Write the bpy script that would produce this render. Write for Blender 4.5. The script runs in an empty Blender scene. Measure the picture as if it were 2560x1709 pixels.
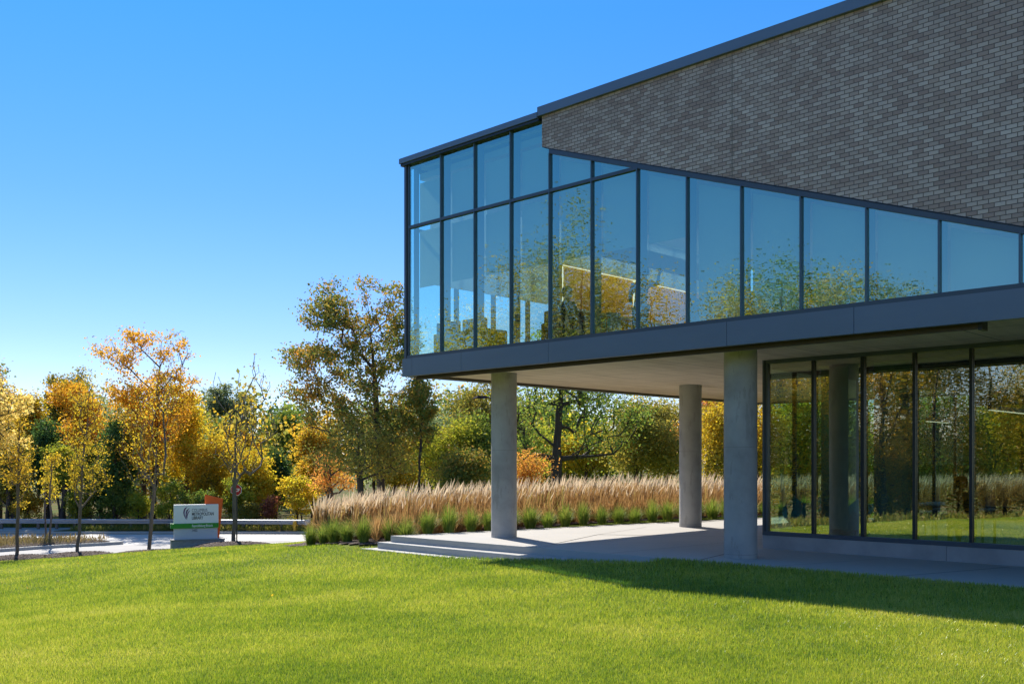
import bpy, bmesh, math, random
import numpy as np
from mathutils import Vector, Matrix
random.seed(7)
RNG = np.random.default_rng(11)
scene = bpy.context.scene
COL = scene.collection
R = math.radians
F = 2432.0            # focal length of the photograph in its own pixels
CAMZ = 1.8            # camera height over the plaza (plaza = z 0)

# ------------------------------------------------------------------ helpers
def link(o, parent=None):
    COL.objects.link(o)
    if parent is not None: o.parent = parent
    return o
def tag(o, label=None, cat=None, group=None, kind=None):
    if label: o['label'] = label
    if cat: o['category'] = cat
    if group: o['group'] = group
    if kind: o['kind'] = kind
    return o
def empty(name, loc=(0, 0, 0), rz=0.0, label=None, cat=None, group=None):
    o = bpy.data.objects.new(name, None); o.empty_display_size = .2
    o.location = loc; o.rotation_euler = (0, 0, rz)
    link(o); return tag(o, label, cat, group)

class MB:
    """collects polygons, builds one mesh"""
    def __init__(s): s.v = []; s.f = []; s.mi = []
    def add(s, vs, fs, mi=0):
        b = len(s.v); s.v += [tuple(p) for p in vs]
        for f in fs: s.f.append(tuple(b + i for i in f)); s.mi.append(mi)
        return s
    def box(s, x0, x1, y0, y1, z0, z1, mi=0):
        v = [(x0,y0,z0),(x1,y0,z0),(x1,y1,z0),(x0,y1,z0),(x0,y0,z1),(x1,y0,z1),(x1,y1,z1),(x0,y1,z1)]
        return s.add(v, [(0,3,2,1),(4,5,6,7),(0,1,5,4),(1,2,6,5),(2,3,7,6),(3,0,4,7)], mi)
    def prism_xz(s, poly, y0, y1, mi=0):
        n = len(poly)
        v = [(p[0], y0, p[1]) for p in poly] + [(p[0], y1, p[1]) for p in poly]
        f = [tuple(range(n)), tuple(range(2*n-1, n-1, -1))]
        f += [(i, i+n, (i+1) % n + n, (i+1) % n) for i in range(n)]
        return s.add(v, f, mi)
    def prism_xy(s, poly, z0, z1, mi=0):
        n = len(poly)
        v = [(p[0], p[1], z0) for p in poly] + [(p[0], p[1], z1) for p in poly]
        f = [tuple(range(n-1, -1, -1)), tuple(range(n, 2*n))]
        f += [(i, (i+1) % n, (i+1) % n + n, i+n) for i in range(n)]
        return s.add(v, f, mi)
    def tube(s, pts, rad, n=8, mi=0, caps=True):
        pts = [Vector(p) for p in pts]
        rads = rad if isinstance(rad, (list, tuple)) else [rad]*len(pts)
        vs = []; fs = []
        prev = None
        for i, p in enumerate(pts):
            a = pts[max(i-1, 0)]; b = pts[min(i+1, len(pts)-1)]
            d = (b-a).normalized()
            if prev is None:
                u = d.orthogonal().normalized()
            else:
                u = (prev - d*prev.dot(d)).normalized()
            prev = u; w = d.cross(u)
            for k in range(n):
                t = 2*math.pi*k/n
                vs.append(p + (u*math.cos(t) + w*math.sin(t))*rads[i])
        for i in range(len(pts)-1):
            for k in range(n):
                fs.append((i*n+k, i*n+(k+1) % n, (i+1)*n+(k+1) % n, (i+1)*n+k))
        if caps:
            fs.append(tuple(range(n-1, -1, -1))); fs.append(tuple((len(pts)-1)*n+k for k in range(n)))
        return s.add(vs, fs, mi)
    def lathe(s, prof, n=24, c=(0, 0), mi=0):
        vs = []; fs = []
        for r, z in prof:
            for k in range(n):
                t = 2*math.pi*k/n; vs.append((c[0]+r*math.cos(t), c[1]+r*math.sin(t), z))
        for i in range(len(prof)-1):
            for k in range(n):
                fs.append((i*n+k, i*n+(k+1) % n, (i+1)*n+(k+1) % n, (i+1)*n+k))
        fs.append(tuple(range(n-1, -1, -1))); fs.append(tuple((len(prof)-1)*n+k for k in range(n)))
        return s.add(vs, fs, mi)
    def build(s, name, mats, parent=None, smooth=False, bevel=0.0):
        me = bpy.data.meshes.new(name); me.from_pydata(s.v, [], s.f)
        mats = mats if isinstance(mats, (list, tuple)) else [mats]
        for m in mats: me.materials.append(m)
        me.polygons.foreach_set('material_index', s.mi)
        if smooth: me.polygons.foreach_set('use_smooth', [True]*len(me.polygons))
        me.update()
        o = bpy.data.objects.new(name, me); link(o, parent)
        if bevel:
            b = o.modifiers.new('bevel', 'BEVEL'); b.width = bevel; b.segments = 2; b.limit_method = 'ANGLE'; b.angle_limit = R(40)
        if smooth:
            try: me.set_sharp_from_angle(angle=R(40))
            except Exception: pass
        return o

def np_mesh(name, V, Fc, mats, parent=None, rnd=None, smooth=False, nv=4, mi=None, extra=None):
    """V (n,3), Fc (m,nv) -> object"""
    me = bpy.data.meshes.new(name)
    V = np.ascontiguousarray(V, dtype=np.float32); Fc = np.ascontiguousarray(Fc, dtype=np.int32)
    m = len(Fc)
    me.vertices.add(len(V)); me.vertices.foreach_set('co', V.ravel())
    me.loops.add(m*nv); me.loops.foreach_set('vertex_index', Fc.ravel())
    me.polygons.add(m); me.polygons.foreach_set('loop_start', np.arange(0, m*nv, nv, dtype=np.int32))
    try: me.polygons.foreach_set('loop_total', np.full(m, nv, dtype=np.int32))
    except Exception: pass
    mats = mats if isinstance(mats, (list, tuple)) else [mats]
    for x in mats: me.materials.append(x)
    if mi is not None: me.polygons.foreach_set('material_index', np.asarray(mi, dtype=np.int32))
    if smooth: me.polygons.foreach_set('use_smooth', np.ones(m, dtype=bool))
    me.update(calc_edges=True); me.validate()
    if rnd is not None:
        a = me.attributes.new('rnd', 'FLOAT', 'FACE'); a.data.foreach_set('value', np.asarray(rnd, dtype=np.float32))
    if extra is not None:
        a = me.attributes.new('hgt', 'FLOAT', 'POINT'); a.data.foreach_set('value', np.asarray(extra, dtype=np.float32))
    o = bpy.data.objects.new(name, me); link(o, parent)
    return o

# ------------------------------------------------------------------ materials
class NT:
    def __init__(s, name):
        s.m = bpy.data.materials.new(name); s.m.use_nodes = True
        s.t = s.m.node_tree; s.t.nodes.clear(); s.out = s.n('ShaderNodeOutputMaterial')
    def n(s, typ, **kw):
        nd = s.t.nodes.new(typ)
        for k, v in kw.items():
            if hasattr(nd, k): setattr(nd, k, v)
            else: s.set(nd.inputs[k.replace('_', ' ')] if k.replace('_', ' ') in nd.inputs else nd.inputs[k], v)
        return nd
    def set(s, sock, v):
        if isinstance(v, bpy.types.NodeSocket): s.t.links.new(v, sock)
        elif isinstance(v, (tuple, list)) and len(v) == 3 and sock.type == 'RGBA': sock.default_value = (*v, 1)
        else: sock.default_value = v
    def math(s, op, a, b=0.0, c=None):
        nd = s.t.nodes.new('ShaderNodeMath'); nd.operation = op
        s.set(nd.inputs[0], a); s.set(nd.inputs[1], b)
        if c is not None: s.set(nd.inputs[2], c)
        return nd.outputs[0]
    def mix(s, f, a, b, blend='MIX'):
        nd = s.t.nodes.new('ShaderNodeMix'); nd.data_type = 'RGBA'; nd.blend_type = blend
        s.set(nd.inputs[0], f); s.set(nd.inputs[6], a); s.set(nd.inputs[7], b)
        return nd.outputs[2]
    def noise(s, vec, scale, detail=3, rough=.55, **kw):
        nd = s.n('ShaderNodeTexNoise'); s.set(nd.inputs['Scale'], scale); s.set(nd.inputs['Detail'], detail); s.set(nd.inputs['Roughness'], rough)
        if vec is not None: s.set(nd.inputs['Vector'], vec)
        return nd.outputs[0]
    def ramp(s, f, stops, interp='LINEAR'):
        nd = s.t.nodes.new('ShaderNodeValToRGB'); cr = nd.color_ramp; cr.interpolation = interp
        while len(cr.elements) < len(stops): cr.elements.new(.5)
        for e, (p, c) in zip(cr.elements, stops):
            e.position = p; e.color = (*c, 1) if len(c) == 3 else c
        s.set(nd.inputs[0], f); return nd.outputs[0]
    def obj(s): return s.n('ShaderNodeTexCoord').outputs['Object']
    def pos(s): return s.n('ShaderNodeNewGeometry').outputs['Position']
    def xyz(s, v):
        nd = s.t.nodes.new('ShaderNodeSeparateXYZ'); s.set(nd.inputs[0], v); return nd.outputs
    def comb(s, x, y, z):
        nd = s.t.nodes.new('ShaderNodeCombineXYZ')
        for i, v in enumerate((x, y, z)): s.set(nd.inputs[i], v)
        return nd.outputs[0]
    def scalev(s, v, sc):
        nd = s.t.nodes.new('ShaderNodeMapping'); s.set(nd.inputs[0], v); nd.inputs['Scale'].default_value = sc; return nd.outputs[0]
    def bump(s, h, strength=.3, dist=.02):
        nd = s.t.nodes.new('ShaderNodeBump'); s.set(nd.inputs['Height'], h); nd.inputs['Strength'].default_value = strength; nd.inputs['Distance'].default_value = dist
        return nd.outputs[0]
    def pbr(s, col, rough=.6, metal=0.0, normal=None, spec=None, **kw):
        nd = s.t.nodes.new('ShaderNodeBsdfPrincipled')
        s.set(nd.inputs['Base Color'], col); s.set(nd.inputs['Roughness'], rough); s.set(nd.inputs['Metallic'], metal)
        if spec is not None: s.set(nd.inputs['Specular IOR Level'], spec)
        if normal is not None: s.set(nd.inputs['Normal'], normal)
        for k, v in kw.items(): s.set(nd.inputs[k.replace('_', ' ')], v)
        s.t.links.new(nd.outputs[0], s.out.inputs[0]); return s.m
    def surf(s, sock): s.t.links.new(sock, s.out.inputs[0]); return s.m

def plain(name, col, rough=.6, metal=0.0, var=.12, scale=3.0, spec=None):
    t = NT(name); c = t.obj()
    f = t.noise(c, scale, 4)
    a = tuple(x*(1-var) for x in col); b = tuple(min(1, x*(1+var)) for x in col)
    return t.pbr(t.mix(f, a, b), rough, metal, t.bump(t.noise(c, scale*12, 3), .08, .01), spec)

def leaf_mat(name, pal, trans=.6, nscale=.45, gloss=.025):
    """pal: list of (pos, colour); colour picked by the leaf's own random value and a patch noise"""
    t = NT(name)
    at = t.n('ShaderNodeAttribute'); at.attribute_name = 'rnd'
    ns = t.noise(t.obj(), nscale, 2)
    f = t.math('ADD', t.math('MULTIPLY', at.outputs['Fac'], .55), t.math('MULTIPLY', t.math('SUBTRACT', ns, .25), .9))
    col = t.ramp(f, pal)
    oi = t.n('ShaderNodeObjectInfo')
    hs = t.n('ShaderNodeHueSaturation'); t.set(hs.inputs['Color'], col)
    t.set(hs.inputs['Value'], t.math('ADD', 1.05, t.math('MULTIPLY', oi.outputs['Random'], .3)))
    col = hs.outputs[0]
    d = t.n('ShaderNodeBsdfDiffuse'); t.set(d.inputs[0], col)
    tr = t.n('ShaderNodeBsdfTranslucent'); t.set(tr.inputs[0], col)
    g = t.n('ShaderNodeBsdfGlossy'); g.inputs['Roughness'].default_value = .55; g.inputs[0].default_value = (.9, .95, 1, 1)
    m1 = t.n('ShaderNodeMixShader'); m1.inputs[0].default_value = trans
    t.set(m1.inputs[1], d.outputs[0]); t.set(m1.inputs[2], tr.outputs[0])
    m2 = t.n('ShaderNodeMixShader'); m2.inputs[0].default_value = gloss
    t.set(m2.inputs[1], m1.outputs[0]); t.set(m2.inputs[2], g.outputs[0])
    return t.surf(m2.outputs[0])

LM = {
 'gold':   leaf_mat('gold_leaves',   [(0, (.14,.17,.02)), (.35, (.48,.38,.03)), (.7, (.74,.50,.03)), (1, (.78,.40,.04))]),
 'orange': leaf_mat('orange_leaves', [(0, (.20,.19,.02)), (.4, (.60,.38,.03)), (.75, (.78,.38,.03)), (1, (.74,.46,.05))]),
 'amber':  leaf_mat('amber_leaves',  [(0, (.16,.17,.02)), (.35, (.46,.34,.03)), (.7, (.68,.42,.03)), (1, (.66,.30,.04))]),
 'yellow': leaf_mat('yellow_leaves', [(0, (.26,.30,.02)), (.4, (.62,.50,.03)), (.75, (.74,.50,.03)), (1, (.74,.38,.03))]),
 'pale':   leaf_mat('pale_yellow_leaves', [(0, (.44,.38,.10)), (.5, (.70,.54,.16)), (1, (.80,.50,.12))]),
 'lime':   leaf_mat('lime_leaves',   [(0, (.13,.20,.03)), (.4, (.33,.38,.035)), (.75, (.55,.48,.04)), (1, (.66,.44,.04))]),
 'green':  leaf_mat('green_leaves',  [(0, (.06,.12,.02)), (.45, (.16,.24,.035)), (.8, (.32,.34,.045)), (1, (.48,.38,.05))]),
 'dark':   leaf_mat('dark_green_leaves', [(0, (.035,.075,.02)), (.5, (.07,.14,.03)), (1, (.16,.22,.04))], .45),
 'olive':  leaf_mat('olive_leaves',  [(0, (.10,.13,.03)), (.4, (.25,.25,.04)), (.7, (.42,.32,.05)), (1, (.56,.34,.04))]),
 'oak':    leaf_mat('oak_leaves',    [(0, (.06,.11,.025)), (.40, (.17,.23,.04)), (.58, (.36,.29,.05)), (.82, (.62,.32,.05)), (1, (.64,.22,.05))], .5, .35),
 'sage':   leaf_mat('sage_leaves',   [(0, (.12,.17,.07)), (.5, (.2,.26,.11)), (1, (.34,.34,.13))]),
 'red':    leaf_mat('red_leaves',    [(0, (.14,.07,.03)), (.5, (.30,.10,.06)), (1, (.42,.20,.08))]),
 'coral':  leaf_mat('coral_leaves',  [(0, (.42,.30,.04)), (.4, (.70,.36,.06)), (1, (.72,.26,.07))]),
}
def bark_mat(name, c):
    t = NT(name); o = t.scalev(t.obj(), (14, 14, 2.2))
    n = t.noise(o, 1.4, 5, .65)
    return t.pbr(t.ramp(n, [(.25, tuple(x*.45 for x in c)), (.7, c)]), .9, 0, t.bump(n, .6, .03))
BARK = bark_mat('dark_bark', (.10, .075, .06)); BARK2 = bark_mat('young_bark', (.22, .175, .14)); BARK3 = bark_mat('pale_bark', (.3, .27, .22))

# ------------------------------------------------------------------ building frame
CX, CY = -2.58, 23.27
AX = (.7155, -.6988); AI = (.6988, .7155)       # along the facade / into the building
ANG = math.atan2(AX[1], AX[0])
def W(s, d): return (CX + AX[0]*s + AI[0]*d, CY + AX[1]*s + AI[1]*d)
def SD(x, y):
    dx, dy = x - CX, y - CY
    return dx*AX[0] + dy*AX[1], dx*AI[0] + dy*AI[1]

# ------------------------------------------------------------------ terrain
ctl = [(0,0,-1.65),(0,7,-1.72),(8,7,-1.72),(-8,7,-1.85),(0,-20,-1.7),(-20,-10,-2.7),(15,0,-1.7),(20,-20,-1.7),
 (-6,22,-2.3),(-5.5,27,-2.35),(-3.6,24.6,-2.05),(-10,20,-2.75),(-10,30,-2.9),(-7.5,36,-3.0),(-12,42,-3.7),(-13.9,43,-3.88),
 (-17,45,-4.35),(-20.7,46.5,-4.56),(-23.8,46.8,-4.72),(-25,46.6,-4.76),(-21.7,49,-4.76),(-19,52.5,-4.78),(-14,51,-4.6),(-9,46,-4.2),
 (-3,42,-3.2),(0,30,-1.95),(8,36,-2.0),(20,45,-2.2),(5,50,-3.2),(30,60,-3.0),(-30,40,-4.7),(-40,20,-4.9),(-35,0,-4.5),
 (-24,56,-5.3),(-10,58,-5.3),(-40,56,-5.3),(0,58,-4.8)]
for s, d, z in [(-1,-.7,-2.14),(1.5,-.7,-2.12),(3,-.6,-2.06),(5,-.35,-1.95),(7,-.15,-1.83),(10,-.1,-1.80),(14,-.1,-1.80),(20,-.1,-1.80)]:
    ctl.append((*W(s, d), z))
C = np.array(ctl, float)
def _phi(r2): return np.where(r2 > 1e-9, .5*r2*np.log(np.maximum(r2, 1e-9)), 0)
_n = len(C); _K = np.zeros((_n+3, _n+3)); _d2 = ((C[:, None, :2]-C[None, :, :2])**2).sum(-1)
_K[:_n, :_n] = _phi(_d2) + np.eye(_n)*.5; _K[:_n, _n] = 1; _K[:_n, _n+1:] = C[:, :2]; _K[_n, :_n] = 1; _K[_n+1:, :_n] = C[:, :2].T
_w = np.linalg.solve(_K, np.concatenate([C[:, 2], [0, 0, 0]]))
def sstep(a, b, x):
    t = np.clip((x-a)/(b-a), 0, 1); return t*t*(3-2*t)
def terr(x, y):
    """world ground height"""
    x = np.asarray(x, float); y = np.asarray(y, float)
    sh = x.shape; X = x.ravel(); Y = y.ravel()
    z = np.zeros(len(X)); z += _w[_n] + _w[_n+1]*X + _w[_n+2]*Y
    for i in range(_n): z += _w[i]*_phi((X-C[i, 0])**2 + (Y-C[i, 1])**2)
    z = np.clip(z, -5.3, -1.45)
    far = -4.55 + 1.6*sstep(-2, 16, X)
    k = sstep(-5, 6, X); a = 63.0 + (48-63.0)*k; b = 63.45 + (72-63.45)*k
    t = np.clip((Y-a)/(b-a), 0, 1); z = z*(1-t) + far*t
    rr = np.hypot(X, Y-20); q = sstep(70, 140, rr)
    z = z*(1-q) + np.where(Y > 30, far, -3.5)*q
    return (z + CAMZ).reshape(sh)
def T(x, y): return float(terr(np.array([x]), np.array([y]))[0])
def at(px, Z): return (px-1280)/F*Z

PLAZA = [(-2.93, 23.5), (3.0, 17.9)] + [W(14, .1), W(34, .1), W(34, 18), (9.5, 32.2)]
def inside(poly, X, Y, grow=0.0):
    X = np.asarray(X); Y = np.asarray(Y); c = np.zeros(X.shape, bool); n = len(poly)
    for i in range(n):
        x1, y1 = poly[i]; x2, y2 = poly[(i+1) % n]
        cond = ((y1 > Y) != (y2 > Y)) & (X < (x2-x1)*(Y-y1)/((y2-y1) or 1e-9) + x1)
        c ^= cond
    return c
def footprint(X, Y, g=0.0):
    s = (X-CX)*AX[0] + (Y-CY)*AX[1]; d = (X-CX)*AI[0] + (Y-CY)*AI[1]
    st = (s > -.75-g) & (s < 7.5) & (d > -.62-g) & (d < .3)
    return inside(PLAZA, X, Y) | st
# ------------------------------------------------------------------ camera, sky, sun
cam = bpy.data.cameras.new('camera'); cam.sensor_width = 36; cam.lens = F/2560*36
cam.shift_y = 297.5/2560; cam.clip_end = 3000; cam.clip_start = .1
co = bpy.data.objects.new('camera', cam); co.location = (0, 0, CAMZ); co.rotation_euler = (R(90), 0, 0); link(co); scene.camera = co
SUN_EL = 41.6; SAZ = (-.423, .906)
w = bpy.data.worlds.new('World'); scene.world = w; w.use_nodes = True
nt = w.node_tree; nt.nodes.clear()
sk = nt.nodes.new('ShaderNodeTexSky'); sk.sky_type = 'NISHITA'; sk.sun_disc = False
sk.sun_elevation = R(SUN_EL); sk.sun_rotation = math.atan2(SAZ[0], SAZ[1])
sk.air_density = 1.0; sk.dust_density = .0; sk.ozone_density = 3.0; sk.altitude = 200
hs = nt.nodes.new('ShaderNodeHueSaturation'); hs.inputs['Saturation'].default_value = 1.15
bg = nt.nodes.new('ShaderNodeBackground'); bg.inputs[1].default_value = .104
wo = nt.nodes.new('ShaderNodeOutputWorld')
mx = nt.nodes.new('ShaderNodeMix'); mx.data_type = 'RGBA'; mx.blend_type = 'MULTIPLY'; mx.inputs[0].default_value = 1; mx.inputs[7].default_value = (.93, .925, 1.045, 1)
tcw = nt.nodes.new('ShaderNodeTexCoord'); spw = nt.nodes.new('ShaderNodeSeparateXYZ'); rmp = nt.nodes.new('ShaderNodeValToRGB')
nt.links.new(tcw.outputs['Generated'], spw.inputs[0]); nt.links.new(spw.outputs[2], rmp.inputs[0]); nt.links.new(rmp.outputs[0], mx.inputs[7])
cr_ = rmp.color_ramp; cr_.elements[0].position = 0.0; cr_.elements[0].color = (.84, .79, .92, 1); cr_.elements[1].position = .9; cr_.elements[1].color = (.98, 1.08, 1.1, 1)
for p_, c_ in ((.12, (.72, .72, .92, 1)), (.25, (.68, .76, .98, 1)), (.42, (.66, .86, 1.06, 1)), (.6, (.85, 1.0, 1.1, 1))):
    e_ = cr_.elements.new(p_); e_.color = c_
nt.links.new(sk.outputs[0], mx.inputs[6]); nt.links.new(mx.outputs[2], hs.inputs['Color']); nt.links.new(hs.outputs[0], bg.inputs[0]); nt.links.new(bg.outputs[0], wo.inputs[0])
sl = bpy.data.lights.new('sun', 'SUN'); sl.energy = 4.6; sl.angle = R(.55); sl.color = (1, .93, .82)
so = bpy.data.objects.new('sun', sl); link(so)
sd = Vector((SAZ[0]*math.cos(R(SUN_EL)), SAZ[1]*math.cos(R(SUN_EL)), math.sin(R(SUN_EL))))
so.rotation_euler = sd.to_track_quat('Z', 'Y').to_euler(); so.location = (-20, 40, 40)
scene.view_settings.view_transform = 'Standard'; scene.view_settings.look = 'None'; scene.view_settings.gamma = 1
scene.view_settings.exposure = 0.72
cy = scene.cycles; cy.max_bounces = 9; cy.transparent_max_bounces = 16; cy.diffuse_bounces = 4; cy.glossy_bounces = 4; cy.transmission_bounces = 6
cy.caustics_reflective = False; cy.caustics_refractive = False; cy.sample_clamp_indirect = 6

# ------------------------------------------------------------------ ground
t = NT('ground_soil')
P = t.pos(); n1 = t.noise(P, .35, 4); n2 = t.noise(P, 3.5, 4); n3 = t.noise(P, 40, 3)
lawn = t.mix(n1, (.13, .19, .02), (.20, .24, .03)); lawn = t.mix(t.math('MULTIPLY', n3, .5), lawn, (.06, .07, .02))
wild = t.mix(n2, (.10, .085, .03), (.17, .13, .05)); wild = t.mix(t.math('GREATER_THAN', n1, .52), wild, (.09, .12, .025))
yy = t.xyz(P)
left_ = t.math('MULTIPLY', t.math('LESS_THAN', t.math('ADD', yy[0], t.math('MULTIPLY', n2, 2.0)), -17.0), t.math('LESS_THAN', yy[1], 29.0))
col = t.mix(t.math('MAXIMUM', t.math('GREATER_THAN', yy[1], 63.0), left_), lawn, wild)
GROUND = t.pbr(col, 1.0, 0, t.bump(n3, .5, .03), .1)
def graded(lo, a, b, hi, st):
    core = np.arange(a, b+1e-6, st)
    L = a - np.geomspace(st*1.5, a-lo, 22)[::-1]; H = b + np.geomspace(st*1.5, hi-b, 22)
    return np.concatenate([L, core, H])
gx = graded(-700, -40, 32, 700, .36); gy = graded(-400, -4, 72, 900, .36)
GX, GY = np.meshgrid(gx, gy); GZ = terr(GX, GY)
fp = footprint(GX, GY); GZ = np.where(fp, np.minimum(GZ, -.62), GZ)
nx, ny = len(gx), len(gy)
ii = (np.arange(ny-1)[:, None]*nx + np.arange(nx-1)[None, :]).ravel()
g = np_mesh('ground', np.stack([GX.ravel(), GY.ravel(), GZ.ravel()], 1), np.stack([ii, ii+1, ii+nx+1, ii+nx], 1), GROUND, smooth=True)
tag(g, 'rolling lawn ground falling away towards the road', None, None, 'structure')

# planting bed outline
BED = [W(-.8, -.25), (-4.0, 23.9), (-5.0, 25.6), (-6.2, 27.2), (-6.9, 29.0), (-6.4, 31.5), (-3, 36.5), (6, 43), (20, 48), (30, 46), (30, 33.5), (9.5, 32.3), (-2.9, 23.6), (-2.86, 23.4)]
# ------------------------------------------------------------------ lawn blades
t = NT('grass_blade')
at_ = t.n('ShaderNodeAttribute'); at_.attribute_name = 'rnd'
pn = t.noise(t.pos(), .28, 3); pn2 = t.noise(t.pos(), 1.9, 4, .7)
f = t.math('ADD', t.math('MULTIPLY', at_.outputs['Fac'], .55), t.math('ADD', t.math('MULTIPLY', t.math('SUBTRACT', pn, .5), 1.35), t.math('MULTIPLY', t.math('SUBTRACT', pn2, .3), .55)))
gcol = t.ramp(f, [(0, (.13, .23, .016)), (.28, (.32, .43, .026)), (.55, (.54, .57, .05)), (.82, (.72, .67, .12)), (1, (.84, .74, .32))])
d = t.n('ShaderNodeBsdfDiffuse'); t.set(d.inputs[0], gcol); tr = t.n('ShaderNodeBsdfTranslucent'); t.set(tr.inputs[0], gcol)
gl = t.n('ShaderNodeBsdfGlossy'); gl.inputs['Roughness'].default_value = .36; gl.inputs[0].default_value = (.9, .95, 1, 1)
m1 = t.n('ShaderNodeMixShader'); m1.inputs[0].default_value = .5; t.set(m1.inputs[1], d.outputs[0]); t.set(m1.inputs[2], tr.outputs[0])
m2 = t.n('ShaderNodeMixShader'); m2.inputs[0].default_value = .055; t.set(m2.inputs[1], m1.outputs[0]); t.set(m2.inputs[2], gl.outputs[0])
GRASSM = t.surf(m2.outputs[0])

def bed_mask(x, y): return inside(BED, x, y)
saplings = []   # (x, y, mulch radius) filled below; needed before the blades
SAP = [dict(px=40, Z=46.2), dict(px=193, Z=47.0), dict(px=371, Z=45), dict(px=584, Z=42)]
for q in SAP: q['x'] = at(q['px'], q['Z']); q['y'] = q['Z']; saplings.append((q['x'], q['y'], 1.75))
def lawn_blades():
    N = 1500000
    # distance distribution ~ density falling with distance, blades growing slightly to match
    u = RNG.random(N); p = -.78
    y = (4.6**p + u*(54**p - 4.6**p))**(1/p)
    hw = .60*y + 2.5
    x = (RNG.random(N)*2-1)*hw
    keep = RNG.random(N) < np.clip(hw/(hw.max()), .0, 1)**.0
    z = terr(x, y)
    ok = ~footprint(x, y) & ~bed_mask(x, y) & (z > -2.92)
    for sx, sy, r in saplings:
        dd = np.hypot((x-sx)/1.0, (y-sy)/1.0); ok &= dd > r*(.9+.12*np.sin(5*np.arctan2(y-sy, x-sx)))
    x, y, z = x[ok], y[ok], z[ok]; n = len(x)
    k = (y/8)**.72
    pn_ = .5+.5*np.sin(x*1.7+1.3*np.sin(y*.9))*np.sin(y*1.3+x*.4)
    L = (.022+.022*RNG.random(n)+.008*pn_)*np.clip(k, .8, 1.8); wd = .0038*k*(.7+.6*RNG.random(n))
    a = RNG.random(n)*2*np.pi; ta = RNG.random(n)*2*np.pi; tl = RNG.random(n)**.8*1.0
    rx, ry = np.cos(a)*wd, np.sin(a)*wd
    hx, hy = np.cos(ta)*np.sin(tl)*L, np.sin(ta)*np.sin(tl)*L; hz = np.cos(tl)*L
    V = np.empty((n, 3, 3), np.float32)
    V[:, 0] = np.stack([x-rx, y-ry, z-.008], 1); V[:, 1] = np.stack([x+rx, y+ry, z-.008], 1); V[:, 2] = np.stack([x+hx, y+hy, z+hz], 1)
    o = np_mesh('lawn_grass', V.reshape(-1, 3), np.arange(n*3).reshape(-1, 3), GRASSM, rnd=RNG.random(n), nv=3)
    tag(o, 'short mown bright green lawn grass in the foreground', 'grass', None, 'stuff')
lawn_blades()

# ------------------------------------------------------------------ mulch
t = NT('mulch')
P = t.pos(); v = t.n('ShaderNodeTexVoronoi'); v.inputs['Scale'].default_value = 26; t.set(v.inputs['Vector'], t.scalev(P, (1, .6, 1)))
mc = t.ramp(t.xyz(v.outputs['Color'])[0], [(0, (.03, .022, .018)), (.5, (.085, .06, .048)), (.85, (.16, .12, .10)), (1, (.30, .25, .21))])
MULCH = t.pbr(mc, .95, 0, t.bump(v.outputs['Distance'], .9, .05), .2)
def mulch_patch(name, cx, cy, r, hgt=.1):
    ns, nr = 40, 9; V = [(cx, cy, T(cx, cy)+hgt)]; Fc = []
    for j in range(1, nr+1):
        for k in range(ns):
            th = 2*math.pi*k/ns; rr = r*j/nr*(1+.06*math.sin(3*th+cx)+.04*math.sin(7*th))
            x, y = cx+rr*math.cos(th), cy+rr*math.sin(th)
            h = hgt*(1-(j/nr)**3) - (.03 if j == nr else 0) + random.uniform(-.015, .02)*(j < nr)
            V.append((x, y, T(x, y)+h+.01))
    for k in range(ns): Fc.append((0, 1+k, 1+(k+1) % ns))
    for j in range(nr-1):
        for k in range(ns): Fc.append((1+j*ns+k, 1+(j+1)*ns+k, 1+(j+1)*ns+(k+1) % ns, 1+j*ns+(k+1) % ns))
    m = MB(); m.add(V, Fc)
    for _ in range(260):   # loose chips
        th = random.random()*6.283; rr = r*math.sqrt(random.random())*1.04
        x, y = cx+rr*math.cos(th), cy+rr*math.sin(th); z = T(x, y)+hgt*max(0, 1-(rr/r)**3)+.02
        a = random.random()*3.14; l = random.uniform(.03, .07); wx, wy = math.cos(a)*l, math.sin(a)*l; u = random.uniform(-.02, .03)
        m.add([(x-wx, y-wy, z), (x+wy*.35, y-wx*.35, z+.012), (x+wx, y+wy, z+u), (x-wy*.35, y+wx*.35, z+.02)], [(0, 1, 2, 3)])
    return m.build(name, MULCH)
which = ['leftmost sapling at the road edge', 'forked second sapling from the left', 'tall sapling left of the library sign', 'sparse sapling right of the library sign']
for (sx, sy, r), wh in zip(saplings, which):
    tag(mulch_patch('mulch_ring', sx, sy, r*1.08, .22), 'dark mulch ring around the ' + wh, 'mulch ring', 'mulch rings under the saplings')
# mulched planting bed: draped grid
bx = np.arange(-8, 31, .3); by = np.arange(22.5, 49, .3); BX, BY = np.meshgrid(bx, by)
BZ = terr(BX, BY)+.035+.02*np.sin(BX*9)*np.sin(BY*7)
inn = inside(BED, BX, BY) & ~inside([(x+.0, y+.0) for x, y in PLAZA], BX+.25, BY-.25)
idx = np.arange(BX.size).reshape(BX.shape)
fc = []
for j in range(len(by)-1):
    for i in range(len(bx)-1):
        if inn[j, i] and inn[j, i+1] and inn[j+1, i] and inn[j+1, i+1]: fc.append((idx[j, i], idx[j, i+1], idx[j+1, i+1], idx[j+1, i]))
b = np_mesh('mulch_bed', np.stack([BX.ravel(), BY.ravel(), BZ.ravel()], 1), np.array(fc), MULCH, smooth=True)
tag(b, 'dark mulch under the ornamental grasses beside the steps', 'mulch', None, 'stuff')

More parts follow.
